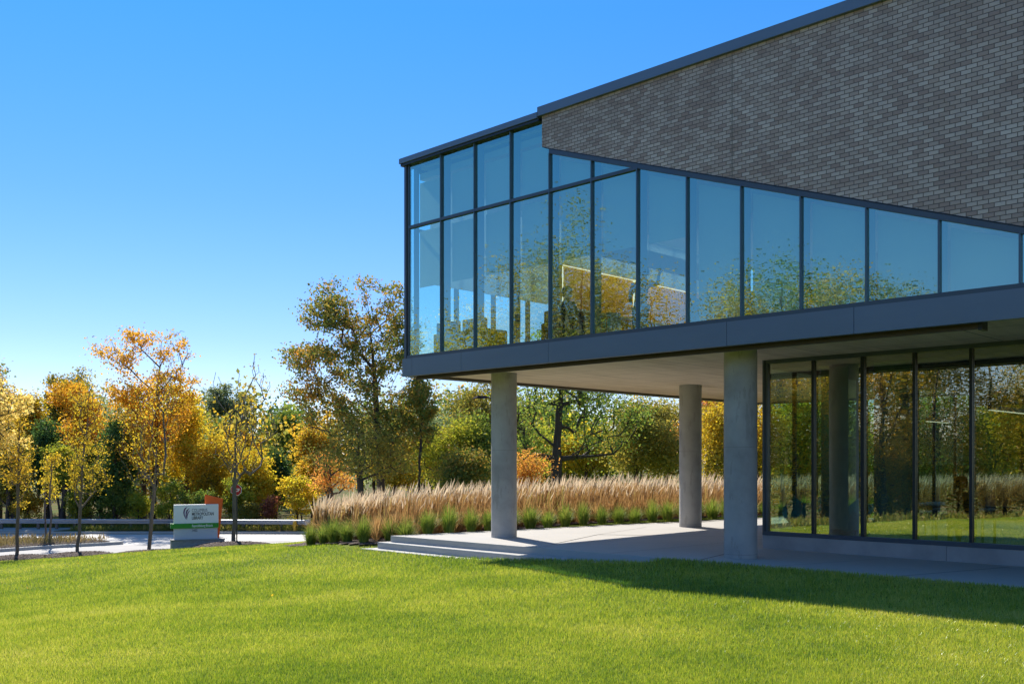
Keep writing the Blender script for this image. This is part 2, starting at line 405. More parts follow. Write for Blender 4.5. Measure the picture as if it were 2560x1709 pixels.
# ------------------------------------------------------------------ road, kerbs, island
ZR = -4.75 + CAMZ
t = NT('road_concrete')
P = t.pos(); a = t.noise(P, .22, 4); b_ = t.noise(t.scalev(P, (.03, 1.2, 1)), 1.6, 4); c_ = t.noise(P, 30, 2)
rc = t.mix(a, (.50, .48, .45), (.64, .62, .59)); rc = t.mix(t.math('MULTIPLY', t.math('GREATER_THAN', b_, .56), .45), rc, (.36, .34, .33))
ROAD = t.pbr(rc, .75, 0, t.bump(c_, .15, .01), .4)
t = NT('asphalt'); a = t.noise(t.pos(), .5, 5)
ASPH = t.pbr(t.mix(a, (.30, .29, .285), (.42, .41, .40)), .8, 0, t.bump(t.noise(t.pos(), 60, 2), .2, .01), .4)
CONC0 = plain('kerb_concrete', (.42, .41, .39), .85)
def sheet(name, poly, z, mat, th=.12):
    return MB().prism_xy(poly, z-th, z).build(name, mat)
tag(sheet('road', [(-160, 44), (-24.6, 44), (-10, 46), (2, 50), (12, 63.4), (-160, 63.4)], ZR, ROAD, .3), None, None, None, 'structure')
tag(sheet('driveway', [(-40, 40), (-24.9, 46.0), (-21.6, 49.3), (-16.5, 54.2), (-13, 57.6), (-13.5, 58.4), (-22.5, 55.0), (-26.7, 50.6), (-60, 20), (-60, 12)], ZR+.004, ASPH, .2), None, None, None, 'structure')
m = MB().box(-160, 12, 63.4, 63.62, ZR-.2, ZR+.16)
tag(m.build('kerb', CONC0, bevel=.03), None, None, None, 'structure')
tag(sheet('path', [(-47, 63.63), (-30, 63.63), (-29, 66.5), (-46, 66.5)], -4.55+CAMZ+.012, CONC0, .1), None, None, None, 'structure')
ISL = [(-46, 34.5), (-32, 45.2), (-26.8, 50.8), (-24.7, 53.4), (-22.6, 55.1), (-22.2, 55.6), (-22.6, 56.1), (-24.5, 57.2), (-28, 58.2), (-36, 58.2), (-60, 54)]
isl = MB().prism_xy(ISL, ZR-.1, ZR+.17).build('traffic_island', CONC0, bevel=.03)
tag(isl, 'kerbed concrete traffic island with dry weeds between driveway and road', 'traffic island')
cxm, cym = -32, 52
inner = [(cxm+(x-cxm)*.93, cym+(y-cym)*.93) for x, y in ISL]
MB().prism_xy(inner, ZR+.1, ZR+.2).build('soil', MULCH, isl)
# weeds, guardrail verge weeds: blades
def strip_blades(name, pts_fn, n, L, wd, mat, label, cat, lean=.7, kinds=1, parent=None, kind='stuff'):
    x, y, z = pts_fn(n); n = len(x)
    l = L*(.5+RNG.random(n)*.8); a = RNG.random(n)*2*np.pi; ta = RNG.random(n)*2*np.pi; tl = RNG.random(n)*lean
    w_ = wd*(.6+.8*RNG.random(n)); rx, ry = np.cos(a)*w_, np.sin(a)*w_
    V = np.empty((n, 4, 3), np.float32)
    hx, hy, hz = np.cos(ta)*np.sin(tl)*l, np.sin(ta)*np.sin(tl)*l, np.cos(tl)*l
    V[:, 0] = np.stack([x-rx*.3, y-ry*.3, z], 1); V[:, 1] = np.stack([x+hx*.5-rx, y+hy*.5-ry, z+hz*.55], 1)
    V[:, 2] = np.stack([x+hx, y+hy, z+hz], 1); V[:, 3] = np.stack([x+hx*.5+rx, y+hy*.5+ry, z+hz*.55], 1)
    o = np_mesh(name, V.reshape(-1, 3), np.arange(n*4).reshape(-1, 4), mat, rnd=RNG.random(n), parent=parent)
    return tag(o, label, cat, None, kind)
WEED = leaf_mat('dry_weed', [(0, (.12, .13, .03)), (.4, (.26, .20, .07)), (.8, (.36, .25, .11)), (1, (.35, .22, .10))], .3)
VERGE = leaf_mat('verge_weed', [(0, (.07, .11, .02)), (.5, (.20, .22, .03)), (.8, (.34, .27, .06)), (1, (.40, .24, .08))], .4)
def isl_pts(n):
    x = RNG.uniform(-50, -22.5, n); y = RNG.uniform(40, 58, n); k = inside(inner, x, y)
    k &= (y < 56.5)
    return x[k], y[k], np.full(k.sum(), ZR+.2)
strip_blades('island_weeds', isl_pts, 26000, .42, .02, WEED, 'dry brown weeds growing on the traffic island', 'weeds', 1.0)
def verge_pts(n):
    x = RNG.uniform(-75, 6, n); y = 63.7+RNG.random(n)**1.3*9; k = ~((x > -47) & (x < -29) & (y < 66.5))
    x, y = x[k], y[k]; return x, y, terr(x, y)
def meadow_pts(n):
    x = -18-RNG.random(n)*20; y = RNG.uniform(-30, 28, n); return x, y, terr(x, y)
strip_blades('meadow_grass', meadow_pts, 70000, .5, .03, VERGE, 'rough dry meadow grass left of the lawn, mirrored in the ground floor glass', 'grass', .8)
strip_blades('verge_weeds', verge_pts, 60000, .34, .03, VERGE, 'rough grass and weeds along the guardrail verge', 'weeds', .9)

# ------------------------------------------------------------------ plaza and steps
t = NT('plaza_concrete')
P = t.pos(); a = t.noise(P, .5, 5); b_ = t.noise(P, 3, 6, .75); c_ = t.noise(P, 60, 2)
pc = t.mix(a, (.44, .42, .39), (.55, .525, .49)); pc = t.mix(t.math('MULTIPLY', b_, .5), pc, (.34, .33, .31))
PLZ = t.pbr(pc, .8, 0, t.bump(t.math('ADD', c_, b_), .15, .008), .35)
JNT = plain('joint_sealant', (.07, .068, .065), .9)
pl = MB().prism_xy(PLAZA, -.8, 0).build('plaza', PLZ); tag(pl, None, None, None, 'structure')
SC = plain('step_concrete', (.44, .43, .41), .8, var=.16, scale=2)
def sdp(pts): return [W(*p) for p in pts]
st = MB().prism_xy(sdp([(-.62, -.32), (9, -.32), (9, .4), (-.45, .4)]), -.75, -.15).build('step', SC, bevel=.012)
tag(st, None, None, None, 'structure')
st = MB().prism_xy(sdp([(-.9, -.62), (4.2, -.62), (4.2, .4), (-.6, .4)]), -.95, -.30).build('step_landing', SC, bevel=.012)
tag(st, None, None, None, 'structure')
j = MB()
def joint(p, q, wd=.02, z=.004):
    (x0, y0), (x1, y1) = p, q; L = math.hypot(x1-x0, y1-y0); nx_, ny_ = -(y1-y0)/L*wd/2, (x1-x0)/L*wd/2
    j.add([(x0+nx_, y0+ny_, z), (x1+nx_, y1+ny_, z), (x1-nx_, y1-ny_, z), (x0-nx_, y0-ny_, z)], [(3, 2, 1, 0)])
joint((.86, 21.05), (2.1, 23.84), .03); joint((2.1, 23.84), (3.65, 26.5), .015); joint((2.1, 23.84), (3.6, 23.55), .045); joint((3.6, 23.55), (9, 22.6), .02)
joint(W(8.2, .1), (5.0, 20.25), .03)
for s in (4.2, 6.2): joint(W(s, .08), W(s+.4, 6.0), .012)
for s in (9.9, 12.0, 14.1): joint(W(s-.25, .12), W(s+.6, 2.9), .02 if s > 11 and s < 13 else .01)
jo = j.build('paving_joint', JNT); tag(jo, None, None, None, 'structure')
# ------------------------------------------------------------------ BUILDING (local frame: x along facade, y inward, z up)
bld = empty('library_building', (CX, CY, 0), ANG, 'modern library with a glazed cantilevered upper storey, brick wall and round concrete columns', 'building')
def metal(name, c, rough=.45, m=.35):
    t = NT(name); n = t.noise(t.scalev(t.obj(), (.6, .6, 2.5)), 1.2, 3)
    return t.pbr(t.mix(n, tuple(x*.9 for x in c), tuple(x*1.12 for x in c)), rough, m, None, .5)
FASC = metal('fascia_metal', (.16, .20, .255)); FRAME = metal('frame_metal', (.085, .105, .13), .4); DARKM = metal('dark_frame', (.03, .036, .042), .4)
TROUGH = metal('bronze_trough', (.075, .06, .045), .5)
WHITE = plain('white_paint', (.62, .64, .66), .7, var=.03); t = NT('roller_blind_fabric'); d_ = t.n('ShaderNodeBsdfDiffuse'); d_.inputs[0].default_value = (.7, .72, .75, 1); e_ = t.n('ShaderNodeBsdfTranslucent'); e_.inputs[0].default_value = (.62, .66, .72, 1)
mm = t.n('ShaderNodeMixShader'); mm.inputs[0].default_value = .42; t.set(mm.inputs[1], d_.outputs[0]); t.set(mm.inputs[2], e_.outputs[0]); SHADE = t.surf(mm.outputs[0])
FLOORM = plain('interior_floor', (.20, .19, .18), .5); WOODY = plain('ochre_panel', (.80, .40, .015), .6, var=.06)
t = NT('roller_shade_fabric'); d_ = t.n('ShaderNodeBsdfDiffuse'); d_.inputs[0].default_value = (.86, .86, .80, 1); e_ = t.n('ShaderNodeBsdfTranslucent'); e_.inputs[0].default_value = (.8, .8, .74, 1)
mm = t.n('ShaderNodeMixShader'); mm.inputs[0].default_value = .35; t.set(mm.inputs[1], d_.outputs[0]); t.set(mm.inputs[2], e_.outputs[0]); SHADE2 = t.surf(mm.outputs[0])
# brick: per-brick colour with drifting patches, mortar grooves
def brick_mat(name, stops, mortar):
    t = NT(name)
    X, Y_, Z = t.xyz(t.obj()); bw, bh, mo = .1555, .0672, .0115
    row = t.math('FLOOR', t.math('DIVIDE', Z, bh)); odd = t.math('MULTIPLY', t.math('MODULO', row, 2.0), .5)
    u = t.math('ADD', t.math('DIVIDE', X, bw), odd); colm = t.math('FLOOR', u)
    fu = t.math('MULTIPLY', t.math('FRACT', u), bw); fv = t.math('MULTIPLY', t.math('FRACT', t.math('DIVIDE', Z, bh)), bh)
    ex = t.math('MINIMUM', fu, t.math('SUBTRACT', bw, fu)); ey = t.math('MINIMUM', fv, t.math('SUBTRACT', bh, fv))
    edge = t.math('MINIMUM', ex, ey)
    mort = t.n('ShaderNodeMapRange'); t.set(mort.inputs[0], edge); mort.inputs[1].default_value = mo*.38; mort.inputs[2].default_value = mo*.62
    cell = t.comb(colm, row, 0.0); wn = t.n('ShaderNodeTexWhiteNoise'); t.set(wn.inputs['Vector'], cell)
    pid = t.comb(t.math('MULTIPLY', colm, bw), 0.0, t.math('MULTIPLY', row, bh*1.6))
    pt = t.noise(pid, .9, 3, .6)
    f = t.math('ADD', t.math('MULTIPLY', wn.outputs['Value'], .62), t.math('MULTIPLY', t.math('SUBTRACT', pt, .5), .95))
    bc = t.ramp(f, stops)
    fine = t.noise(t.obj(), 55, 4); bc = t.mix(t.math('MULTIPLY', fine, .3), bc, (.26, .22, .2))
    stn = t.noise(t.scalev(t.obj(), (1, 1, .12)), 3.2, 4, .6); top_ = t.math('MULTIPLY', t.math('MAXIMUM', t.math('SUBTRACT', Z, 7.9), 0.0), .9)
    bc = t.mix(t.math('MULTIPLY', t.math('MULTIPLY', stn, stn), t.math('MINIMUM', t.math('ADD', top_, .18), .8)), bc, (.19, .155, .14)); brc = t.mix(mort.outputs[0], mortar, bc)
    hgt = t.math('ADD', mort.outputs[0], t.math('MULTIPLY', fine, .25))
    return t.pbr(brc, .9, 0, t.bump(hgt, .7, .012), .3)
BRICK = brick_mat('blended_brick', [(.0, (.42, .29, .255)), (.2, (.50, .365, .32)), (.36, (.58, .445, .395)), (.6, (.69, .55, .495)), (.85, (.80, .67, .61)), (1, (.69, .52, .45))], (.17, .135, .12))
PALEBRICK = brick_mat('pale_brick', [(0, (.42, .40, .38)), (1, (.66, .63, .6))], (.3, .29, .28))

def glass(name, refl, trans, fac, wob=.0016, ior=None):
    t = NT(name); o = t.obj()
    n = t.noise(t.scalev(o, (1.0, 1.0, .55)), 1.3, 2); n2 = t.noise(t.scalev(o, (2.2, 1, 1)), 5.5, 2)
    bp = t.bump(t.math('ADD', n, t.math('MULTIPLY', n2, .05)), 1.0, wob)
    tr = t.n('ShaderNodeBsdfTransparent'); tr.inputs[0].default_value = (*trans, 1)
    g = t.n('ShaderNodeBsdfGlossy'); g.inputs['Roughness'].default_value = .0; g.inputs[0].default_value = (*refl, 1); t.set(g.inputs['Normal'], bp)
    fr = t.n('ShaderNodeFresnel'); fr.inputs[0].default_value = 1.5
    m = t.n('ShaderNodeMixShader'); bk = t.n('ShaderNodeNewGeometry').outputs['Backfacing']
    t.set(m.inputs[0], t.math('MULTIPLY', t.math('MINIMUM', t.math('ADD', fac, t.math('MULTIPLY', fr.outputs[0], .6)), 1.0), t.math('SUBTRACT', 1.0, bk)))
    t.set(m.inputs[1], tr.outputs[0]); t.set(m.inputs[2], g.outputs[0])
    return t.surf(m.outputs[0])
GLU = glass('upper_glass', (.66, 1.0, .84), (.84, .99, .92), .42, .002)
GLL = glass('lower_glass', (1, .98, .80), (.72, .86, .78), .54, .0016)
GLE = glass('end_glass', (.2, .25, .27), (.90, 1, 1), .02, .002)

# diagonal lower edge of the brick
def zd(s): return 8.23 - .3469*(s-4.664)
S_HIT = 4.664 + (8.23-4.245)/.3469
LEN = 30.0; DEP = 16.0; SOF = 3.88
# brick wall: two convex prisms
bw_ = MB()
bw_.prism_xz([(4.474, 8.93), (4.474, 8.30), (4.664, zd(4.664)), (S_HIT, 4.245), (S_HIT, 8.93)], 0, .12)
bw_.prism_xz([(S_HIT, 8.93), (S_HIT, 4.245), (LEN, 4.245), (LEN, 8.93)], 0, .12)
bw_.build('brick_wall', BRICK, bld)
MB().prism_xz([(4.49, 8.285), (4.664, zd(4.664)-.012), (S_HIT+.02, 4.233), (S_HIT+.02, 4.245), (4.664, zd(4.664)), (4.49, 8.30)], -.006, .12).build('steel_angle', DARKM, bld)
MB().box(8.974, 8.988, -.0025, .05, zd(8.981)+.01, 8.925).build('movement_joint', plain('joint_mastic', (.12, .11, .10), .9), bld)
# copings
MB().box(-.10, 4.40, -.08, .35, 8.90, 9.02).box(-.10, .33, .352, DEP+.1, 8.90, 9.02).build('coping', FASC, bld)
MB().box(-.075, 4.42, -.05, .30, 8.84, 8.898).build('coping_reveal', DARKM, bld)
MB().box(4.402, LEN, -.07, .35, 8.935, 9.12).build('coping', FASC, bld)
MB().box(.2, LEN, .36, DEP-.1, 8.80, 8.96).build('roof', WHITE, bld)
# fascia in panels (each a separate folded sheet look, hairline gaps)
m = MB(); xs = [-.06, .30, 2.02, 4.66, 8.88, 11.2, 14.4, 18, 22, LEN]
for a, b in zip(xs[:-1], xs[1:]): m.box(a+.004, b-.004, -.012, .10, 3.82, 4.24)
m.build('fascia', FASC, bld)
m = MB()
for a, b in zip([-.02, 4, 8, 12], [4, 8, 12, DEP]): m.box(-.06, .06, a+.125, b+.115, 3.82, 4.24)
m.build('fascia', FASC, bld)
MB().box(-.06, LEN, DEP+.12, DEP+.24, 3.82, 4.24).build('fascia', FASC, bld)
# drip trough under the front edge
MB().box(.18, 13.0, .24, .42, 3.765, 3.87).box(.18, 13.0, .215, .239, 3.745, 3.80).build('light_trough', TROUGH, bld)
MB().box(13.002, 13.06, .20, .44, 3.73, 3.875).build('trough_end_cap', DARKM, bld)
MB().box(.07, .18, .11, DEP, 3.835, 3.879).build('edge_trim', TROUGH, bld)
# soffit: board-marked
t = NT('soffit_board')
X, Y_, Z = t.xyz(t.obj()); ln = t.math('FRACT', t.math('DIVIDE', Y_, 1.22)); grv = t.math('LESS_THAN', ln, .012)
ln2 = t.math('FRACT', t.math('DIVIDE', X, 3.1)); grv2 = t.math('LESS_THAN', ln2, .006)
sn = t.noise(t.scalev(t.obj(), (1.2, .16, 1)), 2.6, 5, .7)
sc_ = t.ramp(sn, [(.3, (.60, .50, .39)), (.55, (.76, .65, .52)), (.8, (.82, .71, .58))]); sc_ = t.mix(t.math('MAXIMUM', grv, grv2), sc_, (.13, .11, .09))
SOFM = t.pbr(sc_, .8, 0, None, .3)
MB().box(.06, LEN, .12, DEP+.115, SOF, 4.05).build('soffit', SOFM, bld)
# columns
t = NT('column_concrete')
o = t.obj(); a = t.noise(o, 1.1, 5, .6); b_ = t.noise(t.scalev(o, (1, 1, .25)), 6, 4, .65); c_ = t.noise(o, 45, 3)
cc = t.ramp(a, [(.3, (.29, .28, .262)), (.55, (.41, .40, .375)), (.85, (.49, .475, .45))]); cc = t.mix(t.math('MULTIPLY', t.math('GREATER_THAN', b_, .60), .38), cc, (.24, .23, .215))
xx_ = t.xyz(o); sm_ = t.math('LESS_THAN', t.math('ABSOLUTE', t.math('SUBTRACT', t.math('FRACT', t.math('DIVIDE', xx_[2], 1.98)), .04)), .0025); cc = t.mix(t.math('MULTIPLY', sm_, .5), cc, (.2, .19, .18))
COLM = t.pbr(cc, .75, 0, t.bump(t.math('ADD', c_, t.math('MULTIPLY', b_, 2)), .12, .01), .35)
for (x, y) in [(-.19, 23.07), (4.90, 26.72), (4.262, 18.15)]:
    s, d = SD(x, y)
    m = MB(); m.lathe([(.305, -.01), (.305, SOF)], 48, (s, d)); m.build('column', COLM, bld, smooth=True)
# upper curtain wall ---------------------------------------------------
MUL = [1.302 + 1.1208*k for k in range(0, 14)]
frm = MB()
frm.box(.0, .075, .0, .10, 4.24, 8.90)                 # corner post
frm.box(.11, .15, .03, .10, 4.24, 8.85)
frm.box(.10, S_HIT, -.002, .10, 4.241, 4.31)          # sill
sT = 4.664 + (8.23-.085-7.356)/.3469
frm.box(.151, sT-.02, .0, .099, 7.325, 7.39)       # transom
frm.prism_xz([(4.664, zd(4.664)-.105), (S_HIT-.3, zd(S_HIT-.3)-.105), (S_HIT-.3, zd(S_HIT-.3)-.014), (4.664, zd(4.664)-.014)], .002, .10)
frm.build('curtain_wall_frame', FRAME, bld)
FIN = plain('fin_paint', (.11, .19, .26), .5, var=.03)
mull_mat = metal('mullion_metal', (.10, .14, .18), .35)
for s in MUL:
    top = 8.88 if s < 4.5 else zd(s)-.10
    if top < 4.5: continue
    mo_ = MB().box(s-.012, s+.012, -.004, .085, 4.315, top).build('mullion', mull_mat, bld)
    MB().box(s-.024, s+.024, .086, .30, 4.315, top).build('mullion_fin', FIN, mo_)
def pane(p, y0, y1, mat):
    o = MB().prism_xz(p, y0, y1).build('window_pane', mat, bld)
    xc = sum(q[0] for q in p)/len(p); zc = sum(q[1] for q in p)/len(p); a = random.uniform(-.0028, .0028); b = random.uniform(-.0022, .0022)
    for v in o.data.vertices: v.co.y += a*(v.co.x-xc)+b*(v.co.z-zc)
    return o
def clip_top(s0, s1, lo, hi, off):
    """pane polygon between s0 and s1 from lo to min(hi, diagonal-off)"""
    pts = [(s0, lo), (s1, lo)]
    def lim(s): return hi if s < 4.66 else min(hi, zd(s)-off)
    if lim(s1) > lo: pts.append((s1, lim(s1)))
    else:
        sx = 4.664+(8.23-off-lo)/.3469; pts[1] = (sx, lo)
    sk_ = 4.664+(8.23-off-hi)/.3469
    if s0 < sk_ < s1: pts.append((sk_, hi))
    if s0 < 4.66 < s1 and hi > zd(4.66)-off: pts.append((4.664, zd(4.664)-off))
    if lim(s0) > lo: pts.append((s0, lim(s0)))
    return pts
edges = [.15] + MUL
for a, b in zip(edges[:-1], edges[1:]):
    a2 = a+.013 if a > .2 else a; b2 = b-.013
    p = clip_top(a2, b2, 4.312, 7.324, .10)
    if len(p) > 2 and zd(a2)-.10 > 4.33: pane(p, .050, .074, GLU)
    if a < 6.7:
        p = clip_top(a2, b2, 7.392, 8.86, .10)
        if len(p) > 2: pane(p, .050, .074, GLU)
# end wall and rear wall glazing
m = MB(); d = .3
m.box(.02, .10, .36, DEP, 4.242, 4.31); m.box(.02, .10, .36, DEP, 8.75, 8.898); m.box(.02, .10, .36, DEP, 7.33, 7.39)
while d < DEP-.1:
    m.box(.001, .14, d, d+.05, 4.243, 8.899); d += 1.3
m.build('end_wall_frame', FRAME, bld)
MB().box(.055, .075, .11, DEP-.1, 4.25, 8.88).build('end_wall_glass', GLE, bld)
m = MB().box(.08, LEN, DEP-.1, DEP+.1, 4.242, 4.9).box(.08, LEN, DEP-.1, DEP+.1, 6.3, 8.898)
for k in range(13): m.box(.2+k*2.3, .4+k*2.3, DEP-.1, DEP+.1, 4.9, 6.3)
m.build('rear_wall', WHITE, bld)
# interior upper floor
MB().box(.11, LEN, .11, DEP-.12, 4.06, 4.235).build('upper_floor', FLOORM, bld)
MB().box(.16, LEN, .36, DEP-.12, 8.55, 8.70).build('ceiling', WHITE, bld)
m = MB()
m.box(.32, .36, .55, 5.3, 6.05, 8.5); m.box(.32, .36, 5.35, 15, 6.15, 8.5)
m.build('roller_blind', SHADE, bld)
m = MB(); m.box(.37, LEN, 2.4, 2.75, 7.9, 8.54); m.box(.37, LEN, 6.4, 6.75, 7.9, 8.54); m.build('ceiling_beam', WHITE, bld)
MB().box(1.2, 1.35, 4.2, 10.6, 4.236, 6.93).box(1.36, 7.5, 10.4, 10.55, 4.236, 6.6).build('ochre_partition', WOODY, bld)
t = NT('lit_strip'); e = t.n('ShaderNodeEmission'); e.inputs[0].default_value = (1, .86, .68, 1); e.inputs[1].default_value = 1.0; LIT = t.surf(e.outputs[0])
MB().box(1.36, 1.38, 4.2, 10.2, 6.885, 6.90).box(1.36, 1.38, 4.17, 4.19, 4.4, 6.86).box(1.36, 1.40, 7.2, 7.24, 4.3, 6.9).build('light_strip', LIT, bld)
t = NT('added_fill_strip'); e = t.n('ShaderNodeEmission'); e.inputs[0].default_value = (1, .66, .24, 1); e.inputs[1].default_value = 7; FILL_GLOW = t.surf(e.outputs[0])
MB().box(2.30, 2.36, 4.3, 10.2, 7.10, 7.13).build('added_fill_strip', FILL_GLOW, bld)  # added glowing strip, kept out of sight, to brighten the ochre partition
MB().box(2.45, 2.49, 4.2, 10.3, 6.98, 7.45).box(2.0, 2.449, 4.2, 10.3, 7.3, 7.34).build('fill_strip_screen', WHITE, bld)  # invented boards that hide the added glowing strip from the camera
MB().box(1.37, 1.5, 4.6, 9.8, 5.75, 5.80).build('wall_rail', WHITE, bld)
# fabric shades hanging behind each front bay
for i, (a, b) in enumerate(zip(edges[:-1], edges[1:])):
    a2, b2 = a+.06, b-.05
    lo = 5.95 if a < 7.9 else 4.34
    p = clip_top(a2, b2, lo, 8.45 if a < 4.5 else 8.2, .16)
    if a < 4.5: p = [(a2, 7.42), (b2, 7.42), (b2, 8.45), (a2, 8.45)]; MB().prism_xz([(a2, lo), (b2, lo), (b2, 7.30), (a2, 7.30)], .315, .320).build('roller_shade', SHADE2, bld)
    if zd(b2) > lo+.25 or a < 4.5: MB().prism_xz(p, .315, .320).build('roller_shade', SHADE2, bld)
# lower storey ----------------------------------------------------------
S0, D0 = 7.75, 3.2
t = NT('plinth_concrete'); o = t.obj(); a = t.noise(o, 1.5, 5); c_ = t.noise(o, 30, 4)
PLN = t.pbr(t.ramp(a, [(.3, (.27, .265, .255)), (.7, (.40, .39, .375))]), .8, 0, t.bump(c_, .15, .01), .35)
m = MB()
for a, b in zip([S0, 11.45, 15.2, 19], [11.45, 15.2, 19, LEN]): m.box(a+(.006 if a > S0 else 0), b, D0-.02, D0+.2, -.02, .272)
m.box(S0, S0+.2, D0+.201, 14.8, -.02, .272); m.build('plinth', PLN, bld)
fr = MB().box(S0, LEN, D0-.03, D0+.12, .275, .355).box(S0+.115, LEN, D0-.03, D0+.12, 3.80, 3.879)
fr.box(S0, S0+.05, D0-.03, D0+.12, .356, 3.879).box(S0+.065, S0+.115, D0-.022, D0+.12, .356, 3.879)
fr.box(S0, S0+.10, D0+.121, 14.8, .275, .355).box(S0, S0+.10, D0+.121, 14.8, 3.80, 3.879)
fr.build('shopfront_frame', FRAME, bld)
lm = [1.112, 2.133, 3.117, 4.122, 5.16, 6.2, 7.25, 8.3, 10.4, 12.5, 14.6, 16.8]
for k, u in enumerate(lm):
    wd = .034 if k == 1 else .026
    MB().box(S0+u-wd, S0+u+wd, D0-.028, D0+.16, .357, 3.799).build('mullion', DARKM, bld)
ed = [.115] + lm
for k, (a, b) in enumerate(zip(ed[:-1], ed[1:])):
    x0_, x1_ = S0+a+(.03 if k else 0), S0+b-.035; pane([(x0_, .356), (x1_, .356), (x1_, 3.799), (x0_, 3.799)], D0+.03, D0+.054, GLL)
m = MB(); d = D0+1.2
while d < 14.5: m.box(S0+.01, S0+.09, d, d+.055, .356, 3.799); d += 1.55
m.build('side_wall_frame', DARKM, bld)
MB().box(S0+.04, S0+.06, D0+.13, 14.8, .356, 3.799).build('side_wall_glass', GLE, bld)
m = MB().box(S0+.1, LEN, 14.8, 14.9, 0, .5).box(S0+.1, LEN, 14.8, 14.9, 3.4, 3.87)
for k in range(9): m.box(S0+.1+k*2.4, S0+.22+k*2.4, 14.8, 14.9, .5, 3.4)
m.build('rear_wall_frame', DARKM, bld)
MB().box(S0+.11, LEN, D0+.21, 14.79, .05, .12).build('ground_floor', FLOORM, bld)
DCEIL = plain('lower_ceiling', (.16, .155, .15), .9)
MB().box(S0+.11, LEN, D0+.15, 14.79, 3.70, 3.86).build('lower_ceiling', DCEIL, bld)
CORE = plain('core_wall', (.30, .31, .30), .8)
MB().box(16.5, 16.7, D0+.5, 14.0, .13, 3.69).build('core_wall', CORE, bld)
SCR = plain('shade_screen', (.52, .58, .57), .9, var=.05)
MB().box(S0+1.18, S0+1.74, D0+.20, D0+.225, .46, 3.66).box(S0+2.26, S0+2.98, D0+.20, D0+.225, .40, 3.69).build('shade_screen', SCR, bld)
m = MB(); m.lathe([(.26, .12), (.26, 3.7)], 32, (S0+3.5, 11.2)); m.build('interior_column', COLM, bld, smooth=True)
m = MB(); m.lathe([(.26, .12), (.26, 3.7)], 32, (S0+4.9, 8.4)); m.build('interior_column', COLM, bld, smooth=True)

# pendant linear lights (things hanging inside)
def pendant(s, d0, d1, z, label):
    p = empty('pendant_light', (*W(s, (d0+d1)/2), z), ANG, label, 'pendant light', 'linear pendant lights in the reading room')
    L = (d1-d0)/2
    MB().box(-.04, .04, -L, L, 0, .09).build('housing', DARKM, p)
    MB().box(-.035, .035, -L, L, -.012, -.002).build('diffuser', LIT, p)
    h = 3.7-z-.09
    if h > .05: [MB().tube([(0, q*L*.7, .09), (0, q*L*.7, .09+h)], .006, 6).build('cable', DARKM, p) for q in (-1, 1)]
pendant(9.0, 6.0, 7.3, 2.95, 'short linear pendant light, upper of the two seen beside the dark mullion')
pendant(9.0, 8.6, 9.9, 2.75, 'short linear pendant light, lower of the two seen beside the dark mullion')
pendant(11.2, 6.2, 10.4, 2.85, 'long linear pendant light above the silhouetted seated person')
pendant(12.6, 6.0, 9.0, 3.0, 'linear pendant light in the rightmost ground floor pane')
